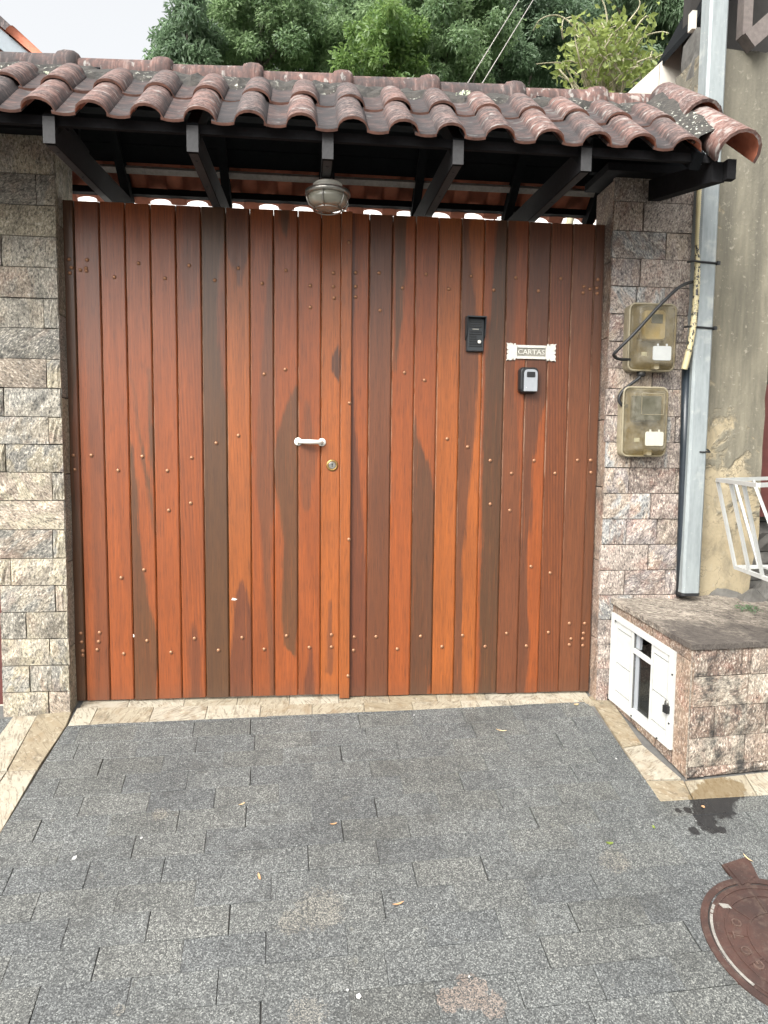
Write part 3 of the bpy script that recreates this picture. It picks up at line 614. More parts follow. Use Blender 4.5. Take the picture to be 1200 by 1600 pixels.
for par, a, b in ((gl,-1.39,-.02),(grt,.03,1.385)):
    mm = M(); mm.box((a,.0305,.03),(b,.036,H-.02)); part(mm, 'light_stop_sheet', m_dark_in, par)  # unseen dark sheet added behind the planks so no light leaks through
    for z in (.25,1.2,2.2): mm = M(); mm.box((a,.037,z),(b,.075,z+.08)); part(mm, 'frame_rail', m_beam, par)
riv = [(80+x/2.857,300+y/2.857) for x,y in [(80,300),(160,303),(90,338),(130,348),(155,340),(83,362),(157,352),(282,380),(390,318),(508,385),(616,328),(730,394),(835,340),(942,408),(1048,350),(1157,418),(1157,515),(951,813),(1045,792),(836,1087),(737,1121)]]
riv += [(80+x/2.857,700+y/2.857) for x,y in [(100,33),(180,33),(106,97),(299,100),(407,38),(519,101),(627,43),(525,278),(623,246),(415,544),(313,579),(132,827),(216,824),(136,866),(212,864),(141,905),(141,925),(206,900),(324,918),(428,860),(535,912),(640,850),(747,903),(852,846),(951,898),(1051,838),(1152,890)]]
riv += [(440+x/2.3077,300+y/2.3077) for x,y in [(187,292),(187,341),(190,382),(243,181),(267,291),(267,341),(267,378),(352,292),(355,427),(436,346),(521,297),(603,350),(684,303),(765,354),(845,309),(926,357),(1007,312),(1090,341),(1087,363),(1112,350),(1140,316),(1137,346),(1138,366),(443,651),(515,679),(597,890),(671,919),(245,761)]]
riv += [(480+x/2.5,700+y/2.5) for x,y in [(95,729),(95,777),(163,357),(160,890),(184,738),(181,790),(269,737),(352,785),(443,735),(526,776),(607,732),(695,775),(779,724),(856,773),(942,720),(1024,685),(1030,745),(1024,768),(1084,685),(1079,723),(1076,745),(1076,771),(715,49),(798,99),(886,49),(968,99),(1056,48),(1107,48),(1108,96),(715,219),(791,244),(874,463),(949,488)]]
mr = M(); mr.lathe([(.0098,0),(.0098,.0015),(.0085,.0045),(.0045,.0065),(.001,.007)], (0,0,0), (0,-1,0), 10); mer = mr.mesh('rivet', m_rivet)
for px, py in riv:
    strip = 533 < px + (py-700)*.0 < 551 and abs(px-545) < 6
    p = at(px, py, -.022 if strip else 0.0); par = gl if p[0] < .04 else grt
    o = bpy.data.objects.new('rivet', mer); C.objects.link(o); o.parent = par; o.location = Vector((p[0],p[1]-.0002,p[2]))-par.location
# pull handle (part of the leaf)
h1, h2 = at(466,690,0), at(503,691,0)
mm = M(); hb = [h1+np.array([0,-.006,0]), h1+np.array([.003,-.022,0]), h1+np.array([.02,-.036,0]), (h1+h2)/2+np.array([0,-.040,0]), h2+np.array([-.02,-.036,0]), h2+np.array([-.003,-.022,0]), h2+np.array([0,-.006,0])]
mm.tube(hb, [.008,.009,.011,.0125,.011,.009,.008], 10); ho = part(mm, 'pull_handle', m_white_metal, gl)
for h in (h1,h2):
    mm = M(); mm.lathe([(.021,0),(.021,.004),(.019,.007),(.001,.007)], h, (0,-1,0), 20); part(mm, 'rosette', m_white_metal, ho)
    for dz in (-.0135,.0135):
        mm = M(); mm.lathe([(.003,.0068),(.003,.0078)], h+np.array([0,0,dz]), (0,-1,0), 8); part(mm, 'screw', m_black, ho)
lk = at(519,727,0); mm = M(); mm.lathe([(.031,0),(.031,.003),(.028,.006),(.021,.007),(.020,.0045)], lk, (0,-1,0), 24); lo = part(mm, 'lock_rosette', m_brass, gl)
mm = M(); mm.lathe([(.0195,.003),(.0195,.009),(.0175,.011)], lk, (0,-1,0), 20); part(mm, 'lock_cylinder', m_steel, lo)
mm = M(); mm.box((lk[0]-.0018,lk[1]-.0122,lk[2]-.008),(lk[0]+.0018,lk[1]-.011,lk[2]+.006)); mm.lathe([(.004,.0108),(.004,.0121)], lk+np.array([0,0,.006]), (0,-1,0), 10); part(mm, 'keyhole', m_black, lo)
# paint chip on plank
for px, py, w_, h_ in ((366,936,.016,.007),(209,993,.003,.010)):
    p = at(px,py,0); mm = M(); mm.prism([(p[0]-w_,p[1]-.0008,p[2]-h_*.6),(p[0]+w_*.2,p[1]-.0008,p[2]-h_),(p[0]+w_,p[1]-.0008,p[2]-h_*.1),(p[0]+w_*.3,p[1]-.0008,p[2]+h_*.5),(p[0]-w_*.5,p[1]-.0008,p[2]+h_)], (0,-.0006,0))
    part(mm, 'splinter_chip', m_plate, gl)

# intercom
p = at(741.5,523,0); t = thing('intercom', p, 'black intercom with a hood and round white button on the right gate leaf', 'intercom'); x, _, z = p
mm = M(); mm.loftpoly([rr(x,z-.004,.084,.166,.006,2),rr(x,z-.004,.092,.174,.006,2),rr(x,z-.004,.092,.174,.006,2)], [-.024,-.018,-.0005]); part(mm, 'body', m_black_satin, t)
mm = M(); mm.box((x-.052,-.055,z+.083),(x+.052,-.0006,z+.089)); 
for s_ in (-1,1): mm.add([(x+s_*.052,-.0006,z+.083),(x+s_*.052,-.053,z+.083),(x+s_*.052,-.026,z-.01),(x+s_*.052,-.0006,z-.03),(x+s_*.047,-.0006,z+.083),(x+s_*.047,-.053,z+.083),(x+s_*.047,-.026,z-.01),(x+s_*.047,-.0006,z-.03)], [(0,1,2,3),(7,6,5,4),(1,5,6,2),(2,6,7,3),(0,4,5,1),(0,3,7,4)])
part(mm, 'rain_hood', m_black_satin, t)
for k in range(11):
    zz = z+.062-k*.0125
    if 3 <= k <= 3: continue
    mm = M(); mm.cbox((x-.034,-.0275,zz-.0035),(x+(.034 if k < 6 or k > 8 else .006),-.0245,zz+.0035), .001); part(mm, 'grille_slat', m_black, t)
mm = M(); mm.cbox((x-.018,-.0278,z+.0205),(x+.016,-.0243,z+.0275), .001); part(mm, 'name_strip', m_steel, t)
mm = M(); mm.lathe([(.0095,.0),(.0095,.007),(.007,.0085)], (x+.02,-.0242,z-.041), (0,-1,0), 16); part(mm, 'button', m_white_metal, t)
# letter plate
c0 = at(829.5,550.5,0); x, _, z = c0; t = thing('letter_plate', c0, 'white ornate cast metal letter plate with raised word CARTAS on the gate', 'letter plate')
q = [(-.079,-.036),(-.086,-.036),(-.088,-.045),(-.096,-.043),(-.099,-.031),(-.103,-.043),(-.115,-.046),(-.125,-.043),(-.137,-.047),(-.132,-.036),(-.135,-.022),(-.131,-.012),(-.120,-.010),(-.132,-.007),(-.134,0)]
left = q + [(a,-b) for a, b in q[-2::-1]]                   # ornament at one end, going round clockwise
mm = M()
for P in (left[::-1], [(-a,b) for a, b in left], [(-.0789,.022),(.0789,.022),(.0789,.036),(-.0789,.036)], [(-.0789,-.036),(.0789,-.036),(.0789,-.022),(-.0789,-.022)]):
    cxx = sum(p[0] for p in P)/len(P); cz_ = sum(p[1] for p in P)/len(P)
    mm.loftpoly([[(x+cxx+(a-cxx)*.985, z+cz_+(b-cz_)*.96) for a, b in P],[(x+a,z+b) for a, b in P],[(x+a,z+b) for a, b in P]], [-.0105,-.0085,-.0006])
part(mm, 'frame', m_plate, t)
mm = M(); mm.cbox((x-.0785,-.0045,z-.0212),(x+.0785,-.0008,z+.0212), .001); fl = part(mm, 'flap', simple('recess_shade_flap', (.25,.24,.205), .6, .25, 90, .3), t)  # flap greyed: recess shadow behind the letters put into its colour
V, Fc = text_mesh('CARTAS', .036, .0022); mm = M(); mm.add([(x+a*1.12, -.0067-c, z-.001+b) for a, b, c in V], Fc); part(mm, 'lettering', m_plate, fl)
# key box
p = at(823.5,595,0); x, _, z = p; t = thing('key_box', p, 'small black key box with silver front and black shutter below the letter plate', 'key box')
mm = M(); mm.loftpoly([rr(x,z,.088,.122,.02),rr(x,z,.098,.132,.022),rr(x,z,.104,.138,.022),rr(x,z,.104,.138,.022)], [-.045,-.038,-.02,-.0006], True); part(mm, 'body', m_black, t)
def arch(cx, cz, w_, h_, r): return [(cx-w_/2,cz-h_/2),(cx+w_/2,cz-h_/2)]+[(cx+w_/2-r+r*math.cos(a), cz+h_/2-r+r*math.sin(a)) for a in np.linspace(0,math.pi/2,6)]+[(cx-w_/2+r+r*math.cos(a), cz+h_/2-r+r*math.sin(a)) for a in np.linspace(math.pi/2,math.pi,6)]
mm = M(); mm.loftpoly([arch(x+.006,z-.002,.070,.112,.02),arch(x+.006,z-.002,.074,.116,.022),arch(x+.006,z-.002,.074,.116,.022)], [-.0495,-.0475,-.0452]); part(mm, 'front_plate', m_silver, t)
mm = M(); mm.loftpoly([rr(x+.006,z+.028,.042,.026,.005,3),rr(x+.006,z+.028,.046,.030,.006,3)], [-.0515,-.0496]); part(mm, 'shutter', m_black, t)
mm = M(); mm.lathe([(.0022,0),(.0022,.001)], (x-.018,-.0496,z-.040), (0,-1,0), 8); part(mm, 'rivet_pin', m_white_metal, t)

# ================================================================== TILED ROOF OVER THE GATE
SL = .793; ZE, YE = 2.618, -.75
def zf(y): return ZE + SL*(y-YE)                            # front slope, trough line
ZR = zf(0.0)
def zr(y): return 3.19975 - SL*y                                 # rear slope
roof = thing('gate_roof', (0,0,2.5), 'small pitched roof of weathered clay tiles over the gate', 'roof')
PW = .2043; XC0 = -1.229
def profile(f):
    P = []
    for a in np.linspace(0, 1, 5): P.append((-.109+.089*a, .006*(2*a-1)**2))
    for a in np.linspace(math.pi*.94, math.pi*.06, 9): P.append((.041+.062*f*math.cos(a), .053*f*math.sin(a)**.8))
    P.append((.108,.004)); return P
def tile_mesh(name, mat, L=.40):
    mm = M(); V = []; rows_ = [(0,1.0),(.08,.985),(.2,.95),(L,.86)]; n = 0
    for side in (0,1):
        for s_, f in rows_:
            P = profile(f); n = len(P)
            for x, h in P: V.append((x - (0 if not side else 0), s_, h - (.0105 if side else 0)))
    R_ = len(rows_); Fc = []
    for k in range(R_-1):
        for i in range(n-1):
            Fc.append((k*n+i, k*n+i+1, (k+1)*n+i+1, (k+1)*n+i)); b = R_*n; Fc.append((b+(k+1)*n+i, b+(k+1)*n+i+1, b+k*n+i+1, b+k*n+i))
    mm.add(V, Fc, True)
    E_ = []
    for i in range(n-1): E_.append((R_*n+i, R_*n+i+1, i+1, i)); E_.append(((R_-1)*n+i, (R_-1)*n+i+1, (2*R_-1)*n+i+1, (2*R_-1)*n+i))
    for k in range(R_-1): E_.append((k*n, (k+1)*n, R_*n+(k+1)*n, R_*n+k*n)); E_.append(((k+1)*n+n-1, k*n+n-1, R_*n+k*n+n-1, R_*n+(k+1)*n+n-1))
    mm.f += E_; mm.sm += [False]*len(E_)
    me = mm.mesh(name, mat); me.materials.append(m_tile_in); me.materials.append(m_lip)
    for pidx, p in enumerate(me.polygons):                  # undersides keep the clean clay
        if p.normal.z < -.2: p.material_index = 1
        elif p.normal.y < -.8: p.material_index = 2
    return me
tme = tile_mesh('roof_tile', m_tile); tme_up = tile_mesh('roof_tile', m_tile, .30); tme2 = tile_mesh('roof_tile_under', m_tile_in)
ang = math.atan(SL)
def put(me, name, x, y, z, rot, par=roof):
    o = bpy.data.objects.new(name, me); C.objects.link(o); o.parent = par; o.location = Vector((float(x),float(y),float(z)))-par.location; o.rotation_euler = rot; return o
for k in range(-6, 14):
    x = XC0 + k*PW - .041
    for cI, (s0, lift) in enumerate(((0,.0),(.30,.018))):
        y = YE + s0*math.cos(ang) + random.uniform(-.006,.006)
        put(tme if cI == 0 else tme_up, 'roof_tile', x+random.uniform(-.005,.005), y, zf(y)+lift*.55+random.uniform(0,.003), (ang-(.035 if cI else 0)+random.uniform(-.012,.012), random.uniform(-.02,.02), random.uniform(-.018,.018)))
YR = .585
for k in range(-6, 15):
    x = XC0 + k*PW + .03
    for cI, s0 in enumerate((0,.325)):
        y = YR - s0*math.cos(ang) + random.uniform(-.006,.006)
        put(tme2, 'roof_tile', x+random.uniform(-.005,.005), y, zr(y)+cI*.008, (ang-(.03 if cI else 0), random.uniform(-.008,.008), math.pi+random.uniform(-.004,.004)))
# verge barrels at the right end, cemented to the last column
def barrel(r0, r1, L, th=.014, a0=-.12, a1=1.12, n=11):
    mm = M(); V = []
    for rr_, dd in ((0,0),(1,th)):
        for s_, r in ((0,r0),(L*.5,(r0+r1)/2),(L,r1)):
            for a in np.linspace(a0*math.pi, a1*math.pi, n): V.append(((r-dd)*math.cos(a), s_, (r-dd)*math.sin(a)))
    Fc = []; 
    for k in range(2):
        for i in range(n-1): Fc.append((k*n+i+1, k*n+i, (k+1)*n+i, (k+1)*n+i+1)); b = 3*n; Fc.append((b+k*n+i, b+k*n+i+1, b+(k+1)*n+i+1, b+(k+1)*n+i))
    mm.add(V, Fc, True); E_ = []
    for i in range(n-1): E_.append((i, i+1, 3*n+i+1, 3*n+i)); E_.append((2*n+i+1, 2*n+i, 5*n+i, 5*n+i+1))
    for k in range(2): E_.append((k*n, 3*n+k*n, 3*n+(k+1)*n, (k+1)*n)); E_.append((k*n+n-1, (k+1)*n+n-1, 3*n+(k+1)*n+n-1, 3*n+k*n+n-1))
    mm.f += E_; mm.sm += [False]*len(E_); return mm
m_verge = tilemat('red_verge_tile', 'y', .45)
bm_ = barrel(.098,.08,.46).mesh('verge_tile', m_verge); bm_.materials.append(m_tile_in)
for p in bm_.polygons:
    r_ = Vector((p.center.x,0,p.center.z)); 
    if p.normal.dot(r_) < 0: p.material_index = 1
put(bm_, 'verge_tile', 1.635, YE-.035, zf(YE-.035)+.012, (ang,0,0)); put(bm_, 'verge_tile', 1.635, YE+.27, zf(YE+.27)+.034, (ang-.03,0,.01))
mm = M()                                                   # cement fillet between last column and verge
V = []; nn = 9
for j in range(nn):
    y = YE+.03+j*.062
    for i, (dx, dz) in enumerate(((-.17,.012),(-.13,.05),(-.10,.066),(-.07,.088),(-.02,.10))): V.append((1.635+dx+random.uniform(-.012,.012), y, zf(y)+dz+random.uniform(-.006,.006)))
mm.add(V, [(j*5+i, j*5+i+1, (j+1)*5+i+1, (j+1)*5+i) for j in range(nn-1) for i in range(4)], True); part(mm, 'verge_mortar', m_mortar, roof)
# ridge: mortar bed, ridge tiles with collars
mm = M(); V = []; cols = np.arange(-2.5, 1.76, .035); prof = [(-.345,2.90),(-.302,2.985),(-.272,3.022),(-.20,3.062),(-.10,3.118),(.10,3.118),(.165,3.07),(.25,3.01),(.30,2.96)]
for x in cols:
    for yy, hh in prof: V.append((x, yy+random.uniform(-.010,.010), hh+random.uniform(-.009,.009)))
n = len(prof); mm.add(V, [(i*n+j, (i+1)*n+j, (i+1)*n+j+1, i*n+j+1) for i in range(len(cols)-1) for j in range(n-1)]); 
mm.f += [tuple(range(n)), tuple((len(cols)-1)*n+j for j in reversed(range(n)))]; mm.sm += [False]*2
part(mm, 'ridge_mortar', m_mortar, roof)
RJ = [-2.66,-2.22,-1.78,-1.338,-.904,-.461,-.022,.419,.861,1.308,1.735]
ZRT = 3.115
def ridge_tile(L):
    mm = M(); st = [(0,.068),(L*.5,.074),(L-.09,.079),(L-.082,.089),(L-.05,.097),(L-.012,.095),(L+.006,.084),(L+.012,.066)]; V = []; n = 13
    for s_, r in st:
        for a in np.linspace(-.06*math.pi, 1.06*math.pi, n): V.append((s_, r*math.cos(a)*1.05, r*math.sin(a)))
    mm.add(V, [(k*n+i, (k+1)*n+i, (k+1)*n+i+1, k*n+i+1) for k in range(len(st)-1) for i in range(n-1)], True)
    o = len(mm.v); mm.add([V[(len(st)-1)*n+i] for i in range(n)], [tuple(range(n))]); mm.add([V[i] for i in range(n)], [tuple(reversed(range(n)))]); return mm
rme = ridge_tile(.4415).mesh('ridge_tile', m_ridge)
for a, b in zip(RJ[:-1], RJ[1:]): put(rme, 'ridge_tile', a+.045, random.uniform(-.004,.004), ZRT+.02+random.uniform(-.003,.003), (0, random.uniform(-.006,.006), random.uniform(-.006,.006)))
# lichen cushions growing on the mortar
for (px, py, r, n_) in ((88,110,.045,150),(12,112,.03,45),(735,136,.05,70),(345-200,108,.004,2)):
    p = at(px, py, -.30); mm = M()
    for _ in range(n_):
        a = rng.normal(0,1,3)*np.array([r*.62,.006,r*.45]); rad = random.uniform(.003,.007); c_ = p+a+np.array([0,.0,0])
        c_[1] = -.30+ max(0,(c_[2]-2.985))*1.2
        mm.lathe([(rad*.3,-rad*.9),(rad*.9,-rad*.4),(rad,.2*rad),(rad*.5,rad*.9)], c_, rng.normal(0,1,3), 6)
    part(mm, 'lichen', m_lichen, roof, kind='stuff')
# carpentry
xb = []
for pf, pb in (((50,222),(165,310)),((286,236),(340,327)),((512,248),(506,335)),((725,257),(668,340)),((937,268),(828,348))):
    f_ = at(*pf, -.715); b_ = at(*pb, .05); x = b_[0]; zb_ = f_[2]; s_ = (b_[2]-zb_)/(.05+.715)
    if pf[0] == 512: s_ = .1; x = -.105
    mm = M(); y1 = .5; wd = .021
    P = [(-.715,zb_),(-.715,zb_+.10),(y1,zb_+s_*(y1+.715)+.12),(y1,zb_+s_*(y1+.715))]
    mm.add([(x-wd,a,b) for a, b in P]+[(x+wd,a,b) for a, b in P], [(3,2,1,0),(4,5,6,7)]+[((i+1)%4, 4+(i+1)%4, 4+i, i)[::-1] for i in range(4)])
    bo = part(mm, 'tie_beam', m_beam, roof); xb.append(x)
    mm = M(); mm.box((x-wd-.002,-.7185,zb_-.002),(x+wd+.002,-.7155,zb_+.1)); part(mm, 'beam_end', m_beam_end, bo)
    mm = M(); mm.add([(x-wd*.85,-.70,zb_-.0025),(x+wd*.85,-.70,zb_-.0025),(x+wd*.85,y1,zb_+s_*(y1+.7)-.001),(x-wd*.85,y1,zb_+s_*(y1+.7)-.001)], [(0,3,2,1)]); mm.v = mm.v[:4]
    for yy in (-.62,-.30): mm.lathe([(.006,0),(.006,.004)], (x, yy, zb_+s_*(yy+.7)-.002), (0,0,-1), 8)
    part(mm, 'beam_underside', m_beam_end, bo)
for x in xb + [-1.77,-2.3,1.5]:
    for s_ in (-1,1):                                      # rafters under both slopes
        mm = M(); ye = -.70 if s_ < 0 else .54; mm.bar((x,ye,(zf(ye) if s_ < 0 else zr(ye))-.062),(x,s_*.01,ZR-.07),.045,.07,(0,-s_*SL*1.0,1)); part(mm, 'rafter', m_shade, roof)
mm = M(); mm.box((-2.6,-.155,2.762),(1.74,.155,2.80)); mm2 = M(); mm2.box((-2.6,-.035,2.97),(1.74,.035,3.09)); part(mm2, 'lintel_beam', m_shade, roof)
for a, b in ((-2.6,-1.30),(1.33,1.74)):
    mm = M(); mm.box((a,-.155,2.762 if a > 0 else 2.802),(b,.155,2.7995 if a > 0 else 2.84)); part(mm, 'wall_plate', m_beam, roof)
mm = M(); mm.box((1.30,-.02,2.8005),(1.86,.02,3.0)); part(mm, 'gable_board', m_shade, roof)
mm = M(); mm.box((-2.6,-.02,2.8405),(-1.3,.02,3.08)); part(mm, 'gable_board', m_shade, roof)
mm = M(); mm.box((-2.6,-.69,2.598),(1.60,-.668,2.634)); part(mm, 'eave_board', m_beam, roof)
def rearhit(px, py, drop=.03):
    d = ray(px,py); k = (3.19975-drop-SL*CAM[1]-CAM[2])/(d[2]+SL*d[1]); return CAM+d*k
ba, bb = rearhit(130,264,.055), rearhit(930,300,.055); yb_ = float((ba[1]+bb[1])/2); zb2 = zr(yb_)-.055
mm = M(); mm.bar((-2.5,yb_,zb2),(1.72,yb_,zb2),.035,.022,(0,SL,1)); part(mm, 'batten', m_batten, roof)
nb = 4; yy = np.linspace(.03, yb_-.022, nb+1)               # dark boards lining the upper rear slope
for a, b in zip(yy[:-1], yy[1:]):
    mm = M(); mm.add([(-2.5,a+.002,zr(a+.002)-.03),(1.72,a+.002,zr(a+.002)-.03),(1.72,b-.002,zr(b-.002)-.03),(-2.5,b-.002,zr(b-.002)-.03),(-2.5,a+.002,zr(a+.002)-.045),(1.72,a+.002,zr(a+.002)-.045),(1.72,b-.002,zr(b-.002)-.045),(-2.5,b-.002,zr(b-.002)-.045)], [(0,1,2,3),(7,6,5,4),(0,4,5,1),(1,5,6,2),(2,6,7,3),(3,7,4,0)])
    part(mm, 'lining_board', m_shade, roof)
mm = M(); q = at(650,324,.50); q2 = at(650,314.5,.50); mm.box((-2.5,.50,q[2]),(1.72,.55,q2[2])); part(mm, 'rear_purlin', m_beam, roof)
# bracket at the right pillar
f0 = at(1150,287,-.70); k0 = at(1076,303,-.11); xk = 1.60
mm = M(); mm.add([(xk-.03,-.70,2.515),(xk-.03,-.70,2.60),(xk-.03,-.11,2.74),(xk-.03,-.11,2.635),(xk+.03,-.70,2.515),(xk+.03,-.70,2.60),(xk+.03,-.11,2.74),(xk+.03,-.11,2.635)], [(0,1,2,3),(7,6,5,4),(0,4,5,1),(1,5,6,2),(2,6,7,3),(3,7,4,0)]); part(mm, 'bracket', m_beam, roof)
mm = M(); mm.box((1.62,-.735,2.518),(1.66,-.7005,2.60)); part(mm, 'barge_end', m_beam, roof)
# lamp under the roof
lp_ = at(512,309,-.42); t = thing('bulkhead_lamp', (lp_[0],-.42,lp_[2]+.08), 'old round bulkhead lamp with glass bowl and wire guard under the roof', 'lamp')
cx, cy, cz = float(lp_[0]), -.42, float(lp_[2])
mm = M(); mm.lathe([(.058,.062),(.066,.056),(.066,.05),(.05,.046),(.08,.036),(.092,.026)], (cx,cy,cz), (0,0,1), 24); part(mm, 'base', m_plate, t)
mm = M(); mm.lathe([(.092,.028),(.102,.024),(.103,.008),(.094,.004)], (cx,cy,cz), (0,0,1), 28); part(mm, 'collar', m_steel, t)
k = N('frosted_lamp_glass'); gm = k.done(k.mix(k.noise(k.pos(), 30, 4), (.20,.195,.155), (.31,.30,.24)), .25, Transmission_Weight=.25, Coat_Weight=.5)
mm = M(); mm.lathe([(.091,.006),(.090,-.014),(.082,-.034),(.060,-.046),(.02,-.051),(.001,-.052)], (cx,cy,cz), (0,0,1), 28); part(mm, 'glass_bowl', gm, t)
for k_ in range(6):
    a = k_*math.pi/3+.26; mm = M(); mm.tube([(cx+r*math.cos(a), cy+r*math.sin(a), cz+h) for r, h in ((.098,.006),(.097,-.016),(.087,-.038),(.062,-.054))], .0035, 6); part(mm, 'guard_wire', m_steel, t)
mm = M(); mm.tube([(cx+.062*math.cos(a), cy+.062*math.sin(a), cz-.054) for a in np.linspace(0,2*math.pi,20)], .0035, 6); part(mm, 'guard_ring', m_steel, t)
mm = M(); mm.box((cx-.03,cy-.03,cz+.0625),(cx+.03,cy+.03,cz+.10)); part(mm, 'mount', m_beam, t)

# ================================================================== METERS, POST, PIPES
def meter(px0, px1, py0, py1, label, kind):
    a, b = at(px0, py1, -.2), at(px1, py0, -.2); x0, x1 = float(a[0]), float(b[0]); z0, z1 = float(a[2]), float(b[2]); cx, cz, w_, h_ = (x0+x1)/2, (z0+z1)/2, x1-x0, z1-z0
    t = thing('meter_box', (cx,-.08,cz), label, 'meter box', 'electricity meter boxes on the right pillar')
    mm = M(); mm.loftpoly([rr(cx,cz,w_*.98,h_*.98,.03),rr(cx,cz,w_*1.0,h_*1.0,.03),rr(cx,cz,w_*1.0,h_*1.0,.03)], [-.125,-.118,-.0785]); part(mm, 'back_tray', m_plastic_rim, t)
    mm = M(); mm.loftpoly([rr(cx,cz+.005,w_*.74,h_*.80,.02),rr(cx,cz+.003,w_*.80,h_*.86,.024),rr(cx,cz,w_*.86,h_*.90,.026),rr(cx,cz,w_*.90,h_*.93,.028),rr(cx,cz,w_*.97,h_*.97,.03)], [-.208,-.203,-.16,-.150,-.1455], True)
    cv = part(mm, 'clear_cover', m_plastic, t)
    mm = M(); P = rr(cx,cz,w_*.985,h_*.985,.03); mm.tube([(p[0],-.1435,p[1]) for p in P+[P[0]]], .006, 6, False); part(mm, 'rim', m_plastic_rim, t)
    if kind == 0:
        mm = M(); mm.loftpoly([rr(cx-.008,cz+.055,w_*.42,h_*.40,.015),rr(cx-.008,cz+.055,w_*.46,h_*.44,.018),rr(cx-.008,cz+.055,w_*.46,h_*.44,.018)], [-.19,-.182,-.126], True); part(mm, 'meter', m_meter, t)
        mm = M(); mm.box((cx-.03,-.1935,cz+.065),(cx+.03,-.1905,cz+.11)); part(mm, 'meter_window', m_meter_dark, t)
    else:
        mm = M(); mm.loftpoly([rr(cx,cz+.07,w_*.56,h_*.34,.006,2),rr(cx,cz+.07,w_*.60,h_*.38,.008,2)], [-.185,-.126]); part(mm, 'meter', m_meter_dark, t)
        mm = M(); P = rr(cx+.01,cz+.09,w_*.50,h_*.30,.003,1); mm.tube([(p[0],-.2085,p[1]) for p in P+[P[0]]], .0016, 4, False); part(mm, 'window_rim', m_plastic_rim, t)
    st = m_sticker_g if kind == 0 else m_sticker; sx, sz = cx+.025, cz-.09
    mm = M(); mm.loftpoly([rr(sx,sz,.098,.072,.008,3),rr(sx,sz,.10,.074,.009,3)], [-.2115,-.2085]); lb = part(mm, 'inspection_flap', st, t)
    for dx in (-.024,.024):
        mm = M(); mm.box((sx+dx-.005,-.211,sz+.0375),(sx+dx+.005,-.2085,sz+.048)); part(mm, 'hinge', st, lb)
    mm = M(); mm.box((cx-.085,-.2075-.0005,sz-.016),(cx-.055,-.2065,sz+.004)); part(mm, 'small_label', m_sticker, t)
    mm = M(); mm.loftpoly([rr(cx+.012,cz-h_*.44,.026,.03,.006,3),rr(cx+.012,cz-h_*.44,.03,.034,.008,3)], [-.185,-.15]); part(mm, 'latch', m_plastic_rim, t)
    return t, cx, cz, w_, h_
u1 = meter(988, 1066, 472, 577, 'upper yellowed plastic meter box with beige meter inside, crossed by a black cable', 0)
u2 = meter(978, 1052, 604, 713, 'lower yellowed plastic meter box with square window frame on its cover', 1)
def smooth(P, n=6):
    P = [np.array(p, float) for p in P]; out_ = []
    for i in range(len(P)-1):
        a, b, c, d = P[max(i-1,0)], P[i], P[i+1], P[min(i+2,len(P)-1)]
        for t in np.linspace(0,1,n,endpoint=False): out_.append(.5*((2*b)+(-a+c)*t+(2*a-5*b+4*c-d)*t*t+(-a+3*b-3*c+d)*t**3))
    return out_+[P[-1]]
mm = M(); mm.tube(smooth([at(1084,440,-.12),at(1070,444,-.17),at(1056,453,-.235),at(1030,478,-.245),at(990,522,-.235),at(964,548,-.20),at(959,555,-.18),at(967,561,-.16),at(985,562,-.14)]), .0085, 8)
o = mm.build('power_cable', m_cable); tag(o, 'black cable running diagonally across the upper meter box', 'cable', 'black cables at the meters')
mm = M(); mm.tube(smooth([at(1001,582,-.13),at(999,590,-.13),at(986,600,-.13),at(972,612,-.13),at(967,624,-.13),at(972,633,-.13),at(980,634,-.125)]), .0085, 8)
mm.lathe([(.022,0),(.022,.025),(.014,.03)], at(1002,580,-.125)+np.array([0,0,.0]), (0,0,-1), 12)
o = mm.build('power_cable', m_cable); tag(o, 'short black cable looping from the upper meter box down to the lower one', 'cable', 'black cables at the meters')
# galvanised post
PY0, PY1 = -.155, -.055; xa, xbp = 1.838, 1.94; zpb = float(at(1075,930,-.15)[2])
t = thing('galvanised_post', ((xa+xbp)/2,-.10,zpb), 'square galvanised steel post standing on the stone box beside the pillar', 'post')
c_ = .012
P = [(xa+c_,PY0),(xbp-c_,PY0),(xbp,PY0+c_),(xbp,PY1-c_),(xbp-c_,PY1),(xa+c_,PY1),(xa,PY1-c_),(xa,PY0+c_)]
mm = M(); mm.prism([(a,b,4.3) for a, b in P], (0,0,4.3-zpb)); part(mm, 'shaft', m_galv, t)
mm = M(); mm.prism([((xa+xbp)/2+(a-(xa+xbp)/2)*1.02, -.105+(b+.105)*1.02, zpb+.012) for a, b in P], (0,0,.016)); part(mm, 'foot', m_cable, t)
for py, tl in ((410,1),(512,1),(706,0)):
    z = float(at(1100,py,PY0)[2]); mm = M()
    if tl:
        L = [(xa-.05,PY0+.02,z+.004),(xa-.03,PY0-.012,z+.003),(xa,PY0-.004,z+.002),(xa+.05,PY0-.004,z),(xbp,PY0-.004,z-.003),(xbp+.004,PY0+.02,z-.003)]
        mm.tube(L, .0055, 6); mm.box((xbp-.004,PY0-.012,z-.011),(xbp+.012,PY0+.004,z+.007))
    else:
        mm.tube([(xbp-.045,PY0-.004,z),(xbp,PY0-.004,z),(xbp+.016,PY0+.004,z-.001),(xbp+.012,PY0+.02,z+.012),(xbp-.002,PY0+.03,z+.014)], .0045, 6)
    part(mm, 'cable_tie', m_cable, t)
